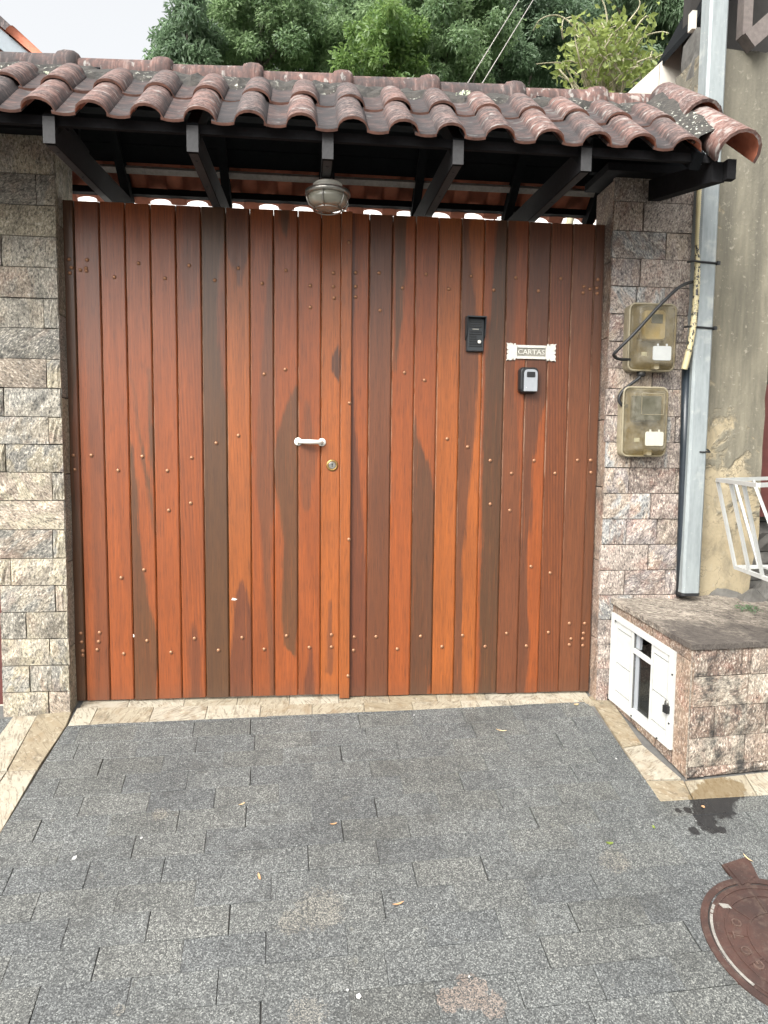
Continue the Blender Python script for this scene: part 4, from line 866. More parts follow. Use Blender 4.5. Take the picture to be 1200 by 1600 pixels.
# corrugated conduit
path = smooth([at(1094,285,-.13),at(1092.5,330,-.13),at(1091,380,-.13),at(1090,420,-.14),at(1087,470,-.15),at(1083,510,-.16),at(1077,545,-.16),at(1069,577,-.15)], 30)
mm = M(); mm.tube(path, [.0175 if i % 2 else .0155 for i in range(len(path))], 10); o = mm.build('corrugated_conduit', m_conduit); tag(o, 'ribbed pale yellow conduit with black print strapped beside the post', 'conduit')
mm = M(); mm.tube([at(1072,575,-.10),at(1069,700,-.10),at(1064.5,850,-.10),at(1062.5,931,-.095)], .022, 10); o = mm.build('drain_pipe', m_pipe); tag(o, 'dark blue black pipe running down between pillar and post', 'pipe')
# wires up the back of the post
mm = M(); mm.tube(smooth([at(1111,0,-.02),at(1107,20,-.02),at(1109,60,-.02),at(1108,100,-.02),at(1104,150,-.02),at(1102,200,-.02)]), .006, 6); mm.box(tuple(at(1110,76,-.03)-.012), tuple(at(1110,76,-.03)+.012))
o = mm.build('wire', m_cable); tag(o, 'black wire climbing beside the top of the galvanised post', 'wire')

# ================================================================== STONE BOX WITH WHITE DOOR
A2 = np.array([1.478,-.079]); B2 = gr(1072,1218)[:2]; U = (B2-A2)/np.linalg.norm(B2-A2); NL = np.array([-abs(U[1]), -U[0]]); NL = np.array([U[1], -U[0]]) 
LN = float(np.linalg.norm(B2-A2))
def face(px, py):                                          # a line of sight met with the box's left face -> (distance from the pillar, z)
    d = ray(px,py); n3 = np.array([NL[0],NL[1],0]); k = np.dot(np.array([A2[0],A2[1],0])-CAM, n3)/np.dot(d,n3); q = CAM+d*k; return float(np.dot(q[:2]-A2,U)), float(q[2])
def fp(s_, z, off=0.0): q = A2+U*s_+NL*off; return (q[0],q[1],z)
if NL[0] > 0: NL = -NL
bx = thing('stone_box', (1.8,-.4,-.15), 'low stone clad utility box with white metal door at the foot of the right pillar', 'utility box')
zt0, zt1 = face(958,935)[1], face(1077,1005)[1]; XR = 2.42
RIGHT = np.array([1.0,.085]); RIGHT /= np.linalg.norm(RIGHT)
B3 = lambda s_, z: (B2[0]+RIGHT[0]*s_, B2[1]+RIGHT[1]*s_, z)
FN = np.array([RIGHT[1],-RIGHT[0],0])
Wd = .85
def ptop(s_, z): q = A2+np.array([RIGHT[0],RIGHT[1]])*s_; return (q[0],q[1],z)
# walls (open inside so the gap in the door looks into a dark space)
th = .03
mm = M(); mm.prism([tuple(np.array(B3(s_,zt1-.03))+np.array([0,d_,0])) for s_, d_ in ((.03,.021),(Wd,.021),(Wd,.06),(.03,.06))], (0,0,.75)); part(mm, 'front_wall', m_dark_in, bx)
mm = M(); mm.box((1.47,-.076,-.2),(2.4,-.052,zt0-.03)); part(mm, 'back_wall', m_dark_in, bx)
mm = M(); mm.prism([(1.50,-.085,gz(1.6,-.1)+.0),(B2[0]+.01,B2[1]+.05,gz(B2[0],B2[1])+.012),(2.4,-.62,gz(2.4,-.6)+.012),(2.4,-.085,gz(2.4,-.1)+.01)], (0,0,.01)); part(mm, 'floor', m_cement, bx)
# top slabs
sj = .425
for a, b in ((-.006,sj-.001),(sj+.001,Wd)):
    mm = M(); V = []; nu, nv = 8, 8
    for j in range(nv+1):
        for i in range(nu+1):
            s_ = a+(b-a)*i/nu; v = j/nv; p = np.array(B3(s_,zt1))*(1-v)+np.array(ptop(s_,zt0))*v
            if j == 0: p = p+FN*.006
            if i == 0 and a < 0: p[:2] = p[:2]+NL*.004
            V.append(tuple(p+np.array([0,0,random.uniform(-.003,.003)])))
    n0 = len(V); V += [(x,y,z-.026) for x,y,z in V]; w_ = nu+1
    F_ = [(j*w_+i,j*w_+i+1,(j+1)*w_+i+1,(j+1)*w_+i) for j in range(nv) for i in range(nu)]+[(n0+(j+1)*w_+i,n0+(j+1)*w_+i+1,n0+j*w_+i+1,n0+j*w_+i) for j in range(nv) for i in range(nu)]
    F_ += [(n0+i,n0+i+1,i+1,i) for i in range(nu)]+[(nv*w_+i,nv*w_+i+1,n0+nv*w_+i+1,n0+nv*w_+i) for i in range(nu)]
    F_ += [(j*w_,(j+1)*w_,n0+(j+1)*w_,n0+j*w_) for j in range(nv)]+[((j+1)*w_+nu,j*w_+nu,n0+j*w_+nu,n0+(j+1)*w_+nu) for j in range(nv)]
    mm.add(V, F_); part(mm, 'top_slab', m_slab, bx)
# front stones
def fronts(px, py):
    d = ray(px,py); k = np.dot(np.array([B2[0],B2[1],0])-CAM, FN)/np.dot(d,FN); q = CAM+d*k; return float(np.dot(q[:2]-B2,RIGHT)), float(q[2])
rows_y = [1012,1059.5,1107,1155,1200,1219]; zrow = [fronts(1077,y)[1] for y in rows_y]; zrow[0] = zt1-.0275; zrow[-1] = gz(B2[0],B2[1])+.001
fj = [[1121,1162,1175,1228,1290],[1170,1225,1300],[1117,1198,1260],[1164,1240,1310],[1101,1178,1250]]
for r_ in range(5):
    cut = [.004]+[fronts(j,(rows_y[r_]+rows_y[r_+1])/2)[0] for j in fj[r_]]+[Wd]
    cut = [c for c in cut if c <= Wd]; cut = sorted(set(cut))
    for a, b in zip(cut[:-1], cut[1:]):
        lowA, lowB = (zrow[r_+1], zrow[r_+1]) if r_ < 4 else (gz(*B3(a,0)[:2])+.003, gz(*B3(b,0)[:2])+.003)
        mm = M(); rough_slab(mm, np.array(B3(a,lowA))-FN*.02, np.array(B3(b,lowB))-FN*.02, np.array(B3(b,zrow[r_]))-FN*.02, np.array(B3(a,zrow[r_]))-FN*.02, FN, .02+random.uniform(-.002,.006), .005, .006, 5, 3)
        part(mm, 'stone', m_stone_b, bx)
# left face: surround pieces
D = {k: face(*v) for k, v in dict(tl=(961,958), tr=(1058.5,1020.5), br=(1047.5,1170), bl=(951,1089)).items()}
s0, s1 = (D['tl'][0]+D['bl'][0])/2, (D['tr'][0]+D['br'][0])/2; dzt = lambda s_: D['tl'][1]+(D['tr'][1]-D['tl'][1])*(s_-D['tl'][0])/(D['tr'][0]-D['tl'][0]); dzb = lambda s_: D['bl'][1]+(D['br'][1]-D['bl'][1])*(s_-D['bl'][0])/(D['br'][0]-D['bl'][0])
ztop = lambda s_: zt0+(zt1-zt0)*s_/LN - .0275
zg = lambda s_: gz(*(A2+U*s_)) + .001
N3 = np.array([NL[0],NL[1],0])
def lslab(sa, sb, za, zb_, zc, zd, mat=m_pink):           # za,zb bottom at sa,sb ; zc,zd top at sb,sa
    mm = M(); q = [np.array(fp(*v))-N3*.02 for v in ((sa,za),(sb,zb_),(sb,zc),(sa,zd))]
    rough_slab(mm, *q, N3, .02, .002, .003, 4, 2); part(mm, 'stone', mat, bx)
cutl = [.0,.17,.34,.47,LN-.003]
for a, b in zip(cutl[:-1], cutl[1:]): lslab(a, b, dzt(a), dzt(b), ztop(b), ztop(a))
lslab(s1+.002, LN-.003, zg(s1), zg(LN), dzt(LN), dzt(s1))
cutl = [.0,.2,.4,s1]
for a, b in zip(cutl[:-1], cutl[1:]): lslab(a+.001, b-.001, min(zg(a),dzb(a)-.004), min(zg(b),dzb(b)-.004), dzb(b)-.003, dzb(a)-.003, m_pink)
lslab(0, max(s0-.001,.004), zg(0), zg(s0), dzt(s0), dzt(0), m_stone_r)
mm = M(); mm.bar(np.array(B3(0,zg(LN)))+FN*.001+N3*.001, np.array(B3(0,zt1-.03))+FN*.001+N3*.001, .0045, .0045, (0,1,0)); part(mm, 'corner_pointing', m_stone_b, bx)
# white metal door: frame, panels, mullion, opening, padlock
def fquad(mm, sa, sb, z00, z10, z11, z01, o0, o1):
    P = [(sa,z00),(sb,z10),(sb,z11),(sa,z01)]; V = [fp(s_,z,o1) for s_, z in P]+[fp(s_,z,o0) for s_, z in P]
    mm.add(V, [(0,1,2,3),(7,6,5,4)]+[(i,4+i,4+(i+1)%4,(i+1)%4) for i in range(4)]); return mm
fr = M(); fw = .028
B_z, T_z = dzb, dzt
fquad(fr, s0, s0+fw, B_z(s0), B_z(s0+fw), T_z(s0+fw), T_z(s0), -.03, .012); fquad(fr, s1-fw, s1, B_z(s1-fw), B_z(s1), T_z(s1), T_z(s1-fw), -.03, .012)
fquad(fr, s0+fw, s1-fw, B_z(s0+fw), B_z(s1-fw), B_z(s1-fw)+.04, B_z(s0+fw)+.04, -.03, .0115); fquad(fr, s0+fw, s1-fw, T_z(s0+fw)-.03, T_z(s1-fw)-.03, T_z(s1-fw), T_z(s0+fw), -.03, .0115)
fo = part(fr, 'door_frame', m_white_alu, bx)
sa, sb = face(989,1040)[0], face(1017,1060)[0]
def panel(a, b, nm):
    mm = M(); lo_, hi_ = lambda s_: B_z(s_)+.041, lambda s_: T_z(s_)-.031
    fquad(mm, a, b, lo_(a), lo_(b), hi_(b), hi_(a), -.012, -.002); p_ = part(mm, nm, m_groove, bx)
    mid = lambda s_: lo_(s_)+(hi_(s_)-lo_(s_))*.45
    ia, ib, g_ = a+.020, b-.020, .0032
    for nm2, sa_, sb_, z0, z1 in (('stile',a,ia-g_,lo_,hi_),('stile',ib+g_,b,lo_,hi_),('rail',ia,ib,lo_,lambda t_: lo_(t_)+.03-g_),('rail',ia,ib,lambda t_: hi_(t_)-.04+g_,hi_),
                               ('raised_panel',ia,ib,lambda t_: lo_(t_)+.03+g_,lambda t_: mid(t_)-g_),('raised_panel',ia,ib,lambda t_: mid(t_)+g_,lambda t_: hi_(t_)-.04-g_)):
        q = M(); fquad(q, sa_, sb_, z0(sa_), z0(sb_), z1(sb_), z1(sa_), -.0018, .004); part(q, nm2, m_white_alu, p_)
    return p_
panel(s0+fw+.001, sa, 'door_panel'); dp = panel(sb, s1-fw-.001, 'door_panel')
rz = lambda s_: T_z(s_)-.031-.10
q = M(); fquad(q, sa+.001, sb-.001, rz(sa)-.012, rz(sb)-.012, rz(sb)+.012, rz(sa)+.012, -.01, .004); part(q, 'mullion', m_white_alu, bx)
kk = N('dark_glass'); gmat = kk.done((.02,.022,.02), .12, Alpha=.55)
q = M(); fquad(q, sa+.03, sb-.001, B_z(sa+.03)+.042, B_z(sb)+.042, rz(sb)-.013, rz(sa+.03)-.013, -.022, -.018); part(q, 'glass_pane', gmat, bx)
q = M(); fquad(q, sa+.0005, sa+.028, B_z(sa)+.042, B_z(sa+.028)+.042, rz(sa+.028)-.013, rz(sa)-.013, -.03, -.014); part(q, 'sliding_edge', m_silver, bx)
q = M(); fquad(q, sa+.0005, sa+.03, rz(sa)+.013, rz(sa+.03)+.013, T_z(sa+.03)-.032, T_z(sa)-.032, -.03, -.014); part(q, 'sliding_edge', m_silver, bx)
ps, pz = face(1049,1107); 
mm = M(); c_ = np.array(fp(ps-.012,pz,.02)); mm.bar(c_-np.array([0,0,.024]), c_+np.array([0,0,.012]), .032, .018, (NL[0],NL[1],0)); pl = part(mm, 'padlock', m_black, bx)
mm = M(); mm.tube([c_+np.array([U[0]*d_,U[1]*d_,h_]) for d_, h_ in ((-.01,.012),(-.01,.028),(-.004,.036),(.004,.036),(.01,.028),(.01,.012))], .0035, 6); part(mm, 'shackle', m_steel, pl)
for px, py in ((989.5,1118),(1029.5,1153),(1048.5,1130),(1054,1054),(965,970)):
    s_, z = face(px,py); mm = M(); c_ = np.array(fp(s_,z,.012)); mm.lathe([(.005,0),(.005,.003)], c_, (NL[0],NL[1],0), 8); part(mm, 'screw', m_black, fo)

# ================================================================== RIGHT-HAND NEIGHBOUR
sw = thing('stucco_wall', (2.1,.0,0), 'peeling ochre and grey stucco wall behind the galvanised post', 'wall')
xe = float(at(1198,600,-.02)[0]); mm = M(); V = []; nzv, nxv = 40, 8
for j in range(nzv+1):
    for i in range(nxv+1):
        z = -.2+3.68*j/nzv; x = 1.905+(xe-1.905)*i/nxv
        if i == nxv: x += random.uniform(-.008,.008) - (.03 if z < .75 else 0)
        V.append((x, -.02+random.uniform(-.002,.002), z+(random.uniform(-.025,.01) if j == nzv else 0)))
w_ = nxv+1; mm.add(V, [(j*w_+i,j*w_+i+1,(j+1)*w_+i+1,(j+1)*w_+i) for j in range(nzv) for i in range(nxv)])
n0 = len(V); mm.add([(x,.30,z) for x,y,z in V], [((j+1)*w_+i,(j+1)*w_+i+1,j*w_+i+1,j*w_+i) for j in range(nzv) for i in range(nxv)])
mm.f += [(j*w_+nxv, n0+j*w_+nxv, n0+(j+1)*w_+nxv, (j+1)*w_+nxv) for j in range(nzv)]+[(n0+j*w_, j*w_, (j+1)*w_, n0+(j+1)*w_) for j in range(nzv)]+[(nzv*w_+i, nzv*w_+i+1, n0+nzv*w_+i+1, n0+nzv*w_+i) for i in range(nxv)]
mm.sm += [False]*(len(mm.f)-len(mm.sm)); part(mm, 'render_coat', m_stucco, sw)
# cement stub left of the post, above the gate roof
q0, q1 = at(1077,150,.10), at(1107,52,.10)
mm = M(); V = []
for j in range(13):
    z = 2.6+(q1[2]-2.6)*j/12
    for i, (x,y) in enumerate(((q0[0]+.02,.10),((q0[0]+q1[0])/2+.02,.085),(q1[0]+.04,.10),(q1[0]+.06,.26),(q0[0]+.045,.26))): V.append((x+random.uniform(-.012,.012), y+random.uniform(-.012,.012), z+(random.uniform(-.03,.03) if j == 12 else 0)))
mm.add(V, [(j*5+i, j*5+(i+1)%5, (j+1)*5+(i+1)%5, (j+1)*5+i) for j in range(12) for i in range(5)]+[tuple(60+i for i in range(5))]); o = mm.build('cement_column', m_cement); tag(o, 'rough dark cement column stub left of the post above the gate roof', 'column')
# white stair-side panel behind
t = thing('white_parapet', tuple(at(1040,140,.55)), 'sloping white parapet of two panels behind the right end of the gate roof', 'parapet')
c1, c2, c3, c4 = at(975,150,.55), at(1031,100,.55), at(1078,55,.55), at(1080,170,.55)
for a, b in (((c1[0]+.03),c2[0]-.002),(c2[0]+.002,c3[0]+.06)):
    zl = lambda x: c1[2]+(c3[2]-c1[2])*(x-c1[0])/(c3[0]-c1[0])
    mm = M(); V = [(a,.55,2.3),(b,.55,2.3),(b,.55,zl(b)),(a,.55,zl(a)),(a,.63,2.3),(b,.63,2.3),(b,.63,zl(b)),(a,.63,zl(a))]; mm.add(V, [(0,1,2,3),(7,6,5,4),(0,4,5,1),(1,5,6,2),(2,6,7,3),(3,7,4,0)]); part(mm, 'panel', m_offwhite, t)
# neighbour's carport roof, top right
t = thing('neighbour_roof', (2.3,.3,3.9), 'dark timber roof of the neighbouring house at the top right', 'roof')
e0, e1 = at(1068,50,.35), at(1095,0,.35)
k_ = (e1[2]-e0[2])/(e1[0]-e0[0])
mm = M(); zl = lambda x: e0[2]+k_*(x-e0[0]); YB = .62
xq = [e0[0]-.02, e0[0]+.62]
mm.add([(xq[0],.18,zl(xq[0])),(xq[1],.18,zl(xq[1])),(xq[1],YB,zl(xq[1])),(xq[0],YB,zl(xq[0])),(xq[0],.18,zl(xq[0])-.04),(xq[1],.18,zl(xq[1])-.04),(xq[1],YB,zl(xq[1])-.04),(xq[0],YB,zl(xq[0])-.04)], [(0,1,2,3),(7,6,5,4),(0,4,5,1),(1,5,6,2),(2,6,7,3),(3,7,4,0)]); part(mm, 'roof_board', m_shade, t)
mm = M(); a = at(1079,38,.17); mm.box((a[0]-.013,.13,a[2]-.045),(a[0]+.013,.172,a[2]+.05)); part(mm, 'purlin_end', m_offwhite, t)
mm = M(); mm.box((e0[0]+.03,.34,e0[2]-.30),(3.6,.42,4.6)); part(mm, 'gable_wall', m_dark_in, t)
a, b = at(1167,0,.02), at(1166,58,.02); mm = M(); mm.box((a[0]-.026,.0,b[2]),(a[0]+.026,.06,4.4)); part(mm, 'post', m_rust, t)
a, b = at(1168,66,-.06), at(1215,24,-.06); mm = M(); d = (b-a); mm.bar(a-d*.05, a+d*6, .07, .085, (0,0,1)); part(mm, 'brace', m_rust, t)
# recess right of the stucco wall
t = thing('rubble_wall', (2.9,.35,0), 'dark rubble stone wall in the shaded recess right of the stucco wall', 'wall')
zc = -.2
for r_ in range(10):
    hcs = random.uniform(.14,.2); x = xe-.02
    while x < 3.3:
        wcs = random.uniform(.16,.3); mm = M(); rough_slab(mm, (x,.42,zc),(x+wcs,.42,zc),(x+wcs,.42,zc+hcs),(x,.42,zc+hcs), (0,-1,0), .05, .02, .02, 4, 3, .004); part(mm, 'stone', m_rubble, t); x += wcs
    zc += hcs
mm = M(); mm.box((xe-.03,.40,-.2),(3.3,.55,3.4)); part(mm, 'core', m_dark_in, t)
mm = M(); mm.box((xe+.03,.28,.95),(3.2,.33,1.75))
o = mm.build('red_board', m_red_gate); tag(o, 'dark red board in the shaded recess behind the white basket', 'board')
mm = M(); V = []; nn = 12                                    # broken footing below the stucco
for j in range(nn+1):
    for i in range(nn+1):
        x = 2.02+.6*i/nn; y = -.36+.36*j/nn; V.append((x, y, .36+.22*(j/nn)+.08*math.sin(i*.9)*math.cos(j*1.1)+random.uniform(-.02,.02)-.12*max(0,1-i/4)))
mm.add(V, [(j*(nn+1)+i,j*(nn+1)+i+1,(j+1)*(nn+1)+i+1,(j+1)*(nn+1)+i) for j in range(nn) for i in range(nn)]+[tuple(range(nn,-1,-1))])
o = mm.build('broken_footing', m_rubble); tag(o, 'rough dark broken masonry at the foot of the stucco wall', 'masonry')
# white wire basket
t = thing('waste_basket', (2.2,-.4,.7), 'white painted metal bar waste basket at the right edge', 'basket')
Ct = at(1121,750,-.50); zt_ = Ct[2]; f1 = atz(1200,760,zt_); f2 = atz(1200,747.5,zt_)
Cb = at(1149,886,-.46); zb_ = Cb[2]; g1 = atz(1200,905,zb_); g2 = atz(1200,885.5,zb_)
def ext(a, b, L): d = b-a; return a+d/np.linalg.norm(d)*L
T1, T2, Bq1, Bq2 = ext(Ct,f1,.55), ext(Ct,f2,.55), ext(Cb,g1,.42), ext(Cb,g2,.42); T3 = T1+T2-Ct; Bq3 = Bq1+Bq2-Cb
for nm, P in (('top_rail',(Ct,T1,T3,T2)),('bottom_rail',(Cb,Bq1,Bq3,Bq2))):
    for i in range(4): mm = M(); mm.bar(P[i], P[(i+1)%4], .016, .018); part(mm, nm, m_white_alu, t)
for Pa, Pb, Qa, Qb in ((Ct,T1,Cb,Bq1),(T2,T3,Bq2,Bq3),(T1,T3,Bq1,Bq3),(Ct,T2,Cb,Bq2)):
    for f in ((0,.36,.68) if Pa is Ct and Pb is T1 else (.3,.65) if Pa is Ct else (0,.33,.66) if Pa is not T1 else (.35,.7)):
        if (Pa is Ct and Pb is T2 and f == 0): continue
        mm = M(); mm.bar(Pa+(Pb-Pa)*f, Qa+(Qb-Qa)*f, .013, .013); part(mm, 'bar', m_white_alu, t)
mm = M(); mm.bar((Cb+Bq3)/2, np.array([(Cb+Bq3)[0]/2,(Cb+Bq3)[1]/2,-.2]), .05, .05, (0,1,0)); part(mm, 'stem', m_white_alu, t)
for f in (.35,.7): mm = M(); mm.bar(Cb+(Bq2-Cb)*f, Bq1+(Bq3-Bq1)*f, .012, .008); part(mm, 'floor_bar', m_white_alu, t)
# neighbour's gate to the left
t = thing('red_gate', (-2.2,.0,0), 'dark red gate at the left edge beyond the left pillar', 'gate')
mm = M(); mm.box((-2.9,.0,.0),(-1.74,.04,2.3)); part(mm, 'leaf', m_red_gate, t)
mm = M(); mm.box((-2.9,-.004,-.012),(-1.742,.03,-.001)); part(mm, 'kick_rail', m_sticker, t)

# ================================================================== MANHOLE
mh = thing('manhole_cover', (mhx,mhy,gz(mhx,mhy)), 'round rusty brown manhole cover with raised letters set in the paving', 'manhole cover')
ex = np.array([1,0,GT]); ex /= np.linalg.norm(ex); ey = np.cross(GN, ex)
MC = np.array([mhx,mhy,gz(mhx,mhy)])
def mp(r, a, h): return MC+ex*r*math.cos(a)+ey*r*math.sin(a)+GN*h
def ringp(mm, r0, r1, h0, h1, a0=0, a1=2*math.pi, n=64):
    V = []; full_ = abs(a1-a0-2*math.pi) < 1e-6; k = n if full_ else n+1
    for i in range(k):
        a = a0+(a1-a0)*i/n; V += [mp(r0,a,h0),mp(r0,a,h1),mp(r1,a,h1),mp(r1,a,h0)]
    F_ = []
    for i in range(n):
        j = (i+1)%k; F_ += [(i*4+q_, j*4+q_, j*4+(q_+1)%4, i*4+(q_+1)%4)[::-1] for q_ in range(4)]
    mm.add(V, F_)
    if not full_: mm.f += [tuple(len(mm.v)-4*k+q_ for q_ in range(4)), tuple(len(mm.v)-4+q_ for q_ in (3,2,1,0))]; mm.sm += [False]*2
mm = M(); ringp(mm, .268, .293, -.02, .006); 
pa, pb, pc_, pd_ = gr(1131,1352), gr(1166,1341), gr(1177,1362), gr(1150,1377)
part(mm, 'frame_ring', m_iron, mh)
mm = M(); mm.lathe([(.2675,-.012),(.2675,.0012)], MC, GN, 48, False); part(mm, 'gap_disc', m_dark_in, mh)  # dark disc under the lid, showing in the gap round it
mm = M(); mm.lathe([(.262,-.02),(.262,.003)], MC, GN, 64, False); lid = part(mm, 'lid', m_iron, mh)
mm = M(); ringp(mm, .242, .250, .0031, .0062); ringp(mm, .205, .211, .0031, .0062); ringp(mm, .13, .136, .0031, .0062)
for i in range(10):
    a = i*2*math.pi/10+.3; d = mp(1,a,0)-MC; mm.bar(mp(.136,a,.0045), mp(.205,a,.0045), .006, .0034, tuple(GN)); 
part(mm, 'raised_rib', m_iron, lid)
mm = M(); P = [gr(1128,1352),gr(1168,1339),gr(1186,1374),gr(1159,1391)]; cc = sum(P)/4
mm.prism([p+GN*.004 for p in P][::1], GN*.02); part(mm, 'hinge_tab', m_iron, mh)
mm = M(); mm.prism([cc+(p-cc)*.78+GN*.0075 for p in P], GN*.003); part(mm, 'hinge_cap', m_iron, mh)
# lettering round the lid, tops outward
pts = [(1193.5,1505.5),(1176,1485),(1164,1465),(1158.5,1447)]
angs = [math.atan2(float(np.dot(gr(*p)-MC,ey)), float(np.dot(gr(*p)-MC,ex)))%(2*math.pi) for p in pts]; step = (angs[3]-angs[0])/3
word = 'ESGOTO'
m_letter = simple('worn_cast_letters', (.11,.072,.058), .45, .5, 90, .3, Metallic=.3)
for wI, (wd_, aend) in enumerate(((word, angs[3]), (word, angs[3]+math.pi))):
    for i, ch in enumerate(wd_):
        a = aend + step*(i-len(wd_)+1); V, Fc = text_mesh(ch, .052, .0035); rad = mp(1,a,0)-MC; tan = np.cross(rad, GN)
        mm = M(); mm.add([mp(.17,a,.0045)+tan*v[0]*.9+rad*v[1]+GN*v[2] for v in V], Fc); part(mm, 'raised_letter', m_letter, lid)
ang_of = lambda px, py: math.atan2(float(np.dot(gr(px,py)-MC,ey)), float(np.dot(gr(px,py)-MC,ex)))%(2*math.pi)
mm = M(); a0_, a1_ = ang_of(1116,1415), ang_of(1180,1538)
for (fa, fb) in ((0,.07),(.085,.13),(.15,1)): ringp(mm, .2505, .2605, .0031, .0046, a0_+(a1_-a0_)*fa, a0_+(a1_-a0_)*fb, 24)
a_ = ang_of(1130,1418); P = [gr(1122,1413),gr(1137,1414.5),gr(1143,1421),gr(1130,1420)]; mm.prism([p+GN*.0064 for p in P], GN*.003)
part(mm, 'paint_mark', m_road_paint, lid)

# ================================================================== LITTER
def curled(mm, px, py, L, W_, ang_, bend=.25):
    c = gr(px,py)+GN*.004; d = ex*math.cos(ang_)+ey*math.sin(ang_); s_ = np.cross(GN,d); n = 5
    V = []
    for i in range(n+1):
        u = i/n-.5; wdt = W_*math.sqrt(max(0,1-(2*u)**2))*.5+.0006; h = bend*L*(u*u)*2
        V += [c+d*u*L+s_*wdt+GN*(h+.002), c+d*u*L+GN*h, c+d*u*L-s_*wdt+GN*(h+.002)]
    mm.add(V, [(i*3+k, i*3+k+1, i*3+k+4, i*3+k+3) for i in range(n) for k in (0,1)], True)
m_dry = simple('dry_leaf', (.40,.30,.17), .8, .3, 90, .2); m_green_leaf = simple('fallen_green_leaf', (.12,.16,.025), .6, .3, 60, .2); m_stick = simple('bare_wood_sliver', (.38,.22,.11), .8, .3, 80, .2); m_scrap = simple('white_scrap', (.38,.38,.37), .8, .1, 80, .1)
for px, py, L, W_, a, mt, nm, lab, cat in (
  (1000,1143,.035,.014,-.9,m_dry,'dry_leaf','beige dry leaf near the hinge side of the white box door','leaf'), (952,1319,.032,.013,-.1,m_green_leaf,'green_leaf','curled green leaf lying left of the manhole','leaf'),
  (1021,1294,.02,.010,1.5,m_green_leaf,'green_leaf','small yellow green leaf just left of the wet patch','leaf'), (521,1289,.03,.006,.15,m_stick,'wood_sliver','orange wood sliver lying in the middle of the paving','sliver'),
  (405,1372,.034,.008,-1.3,m_stick,'wood_sliver','upright lying brown sliver in the left centre of the paving','sliver'), (622,1414,.045,.006,.25,m_stick,'wood_sliver','thin brown sliver on the pale patch in the foreground centre','sliver'),
  (385+398,1143,.055,.006,-.25,m_dry,'dry_twig','pale curved twig on the grey paving near the right end of the gate','twig'), (1063,1343-4,.0,.0,0,None,'','',''), (1168,1343,.045,.006,-1.2,m_dry,'dry_twig','cream curved stalk lying on the hinge tab of the manhole','twig'),
  (900,1102,.03,.014,.1,m_dry,'dry_leaf','pale flat leaf at the top right corner of the grey paving','leaf'), (378,1258,.03,.007,.5,m_dry,'dry_twig','pale splinter in the upper middle of the paving','twig'), (1098,1262,.016,.014,.4,m_stick,'brown_leaf','small red brown leaf in the wet patch','leaf')):
    if mt is None: continue
    mm = M(); curled(mm, px, py, L, W_, a); o = mm.build(nm, mt); tag(o, lab, cat)
for px, py, s_, lab in ((221,1310,.010,'white triangular scrap on the left of the paving'),(117,1341,.013,'white smeared scrap at the lower left of the paving'),(647,1118,.007,'white scrap beside the yellow edging under the gate'),(963,1186,.008,'white scrap near the edging beside the white door'),(560,1558,.013,'largest white scrap, lowest on the paving'),(543,1547,.008,'small white scrap just above the largest one in the foreground'),(733,1398+129,.007,'tiny white scrap left of the manhole in the foreground')):
    c = gr(px,py)+GN*.0035; n = 5; P = [c+(ex*math.cos(a)+ey*math.sin(a))*s_*.8*random.uniform(.5,1.25) for a in np.linspace(0,2*math.pi,n,endpoint=False)]
    mm = M(); mm.prism(P, GN*.002); o = mm.build('paper_scrap', m_scrap); tag(o, lab, 'scrap')

# ================================================================== BEHIND THE GATE
t = thing('white_house', (.6,3.6,0), 'white rendered house front behind the gate, glimpsed under the roof tiles', 'house')
mm = M(); mm.box((-3.4,3.6,-.1),(4.2,6.2,4.2)); part(mm, 'wall', m_white_wall, t)
mm = M(); mm.box((-3.5,3.5,4.201),(4.3,6.3,4.32)); part(mm, 'coping', m_cement, t)
# house at top left
t = thing('neighbour_house', (-5.2,6.5,0), 'neighbouring house with a tiled roof verge at the top left', 'house')
a, b = at(0,30,6.0), at(62,83,6.0); d = (b-a)/np.linalg.norm(b-a); nrm = np.array([-d[2],0,d[0]]); 
if nrm[2] < 0: nrm = -nrm
LE = 3.2
for i in range(9):                                          # verge tiles stepping down the slope
    p = a+d*(.62-i*.40) if False else a+d*(.60-i*.40); mm = M(); r0 = .085
    V = []; n = 9
    for s_, r in ((.03,.075),(-.42,.095)):
        for th_ in np.linspace(-.1*math.pi,1.1*math.pi,n): V.append(p+d*s_+nrm*(r*math.sin(th_)-.05)+np.array([0,1,0])*(r*math.cos(th_)))
    mm.add(V, [(j, j+1, n+j+1, n+j) for j in range(n-1)]+[tuple(range(n)), tuple(range(2*n-1,n-1,-1))], True); part(mm, 'verge_tile', m_tile_in if i == 0 else m_ridge, t)
mm = M(); q = [a+d*.55-nrm*.09, a-d*LE-nrm*.09, a-d*LE-nrm*.28, a+d*.55-nrm*.28]; mm.prism([x+np.array([0,-.02,0]) for x in q], (0,-.05,0)); part(mm, 'barge_board', simple('blue_grey_paint',(.16,.19,.21),.6,.1), t)
mm = M(); q = [a+d*.6-nrm*.06, a-d*LE-nrm*.06, a-d*LE-nrm*.12, a+d*.6-nrm*.12]; mm.prism([x+np.array([0,.05,0]) for x in q], (0,-3.5,0)); part(mm, 'roof_slab', m_tile_in, t)
zc_ = float((a+d*.2)[2])-.3
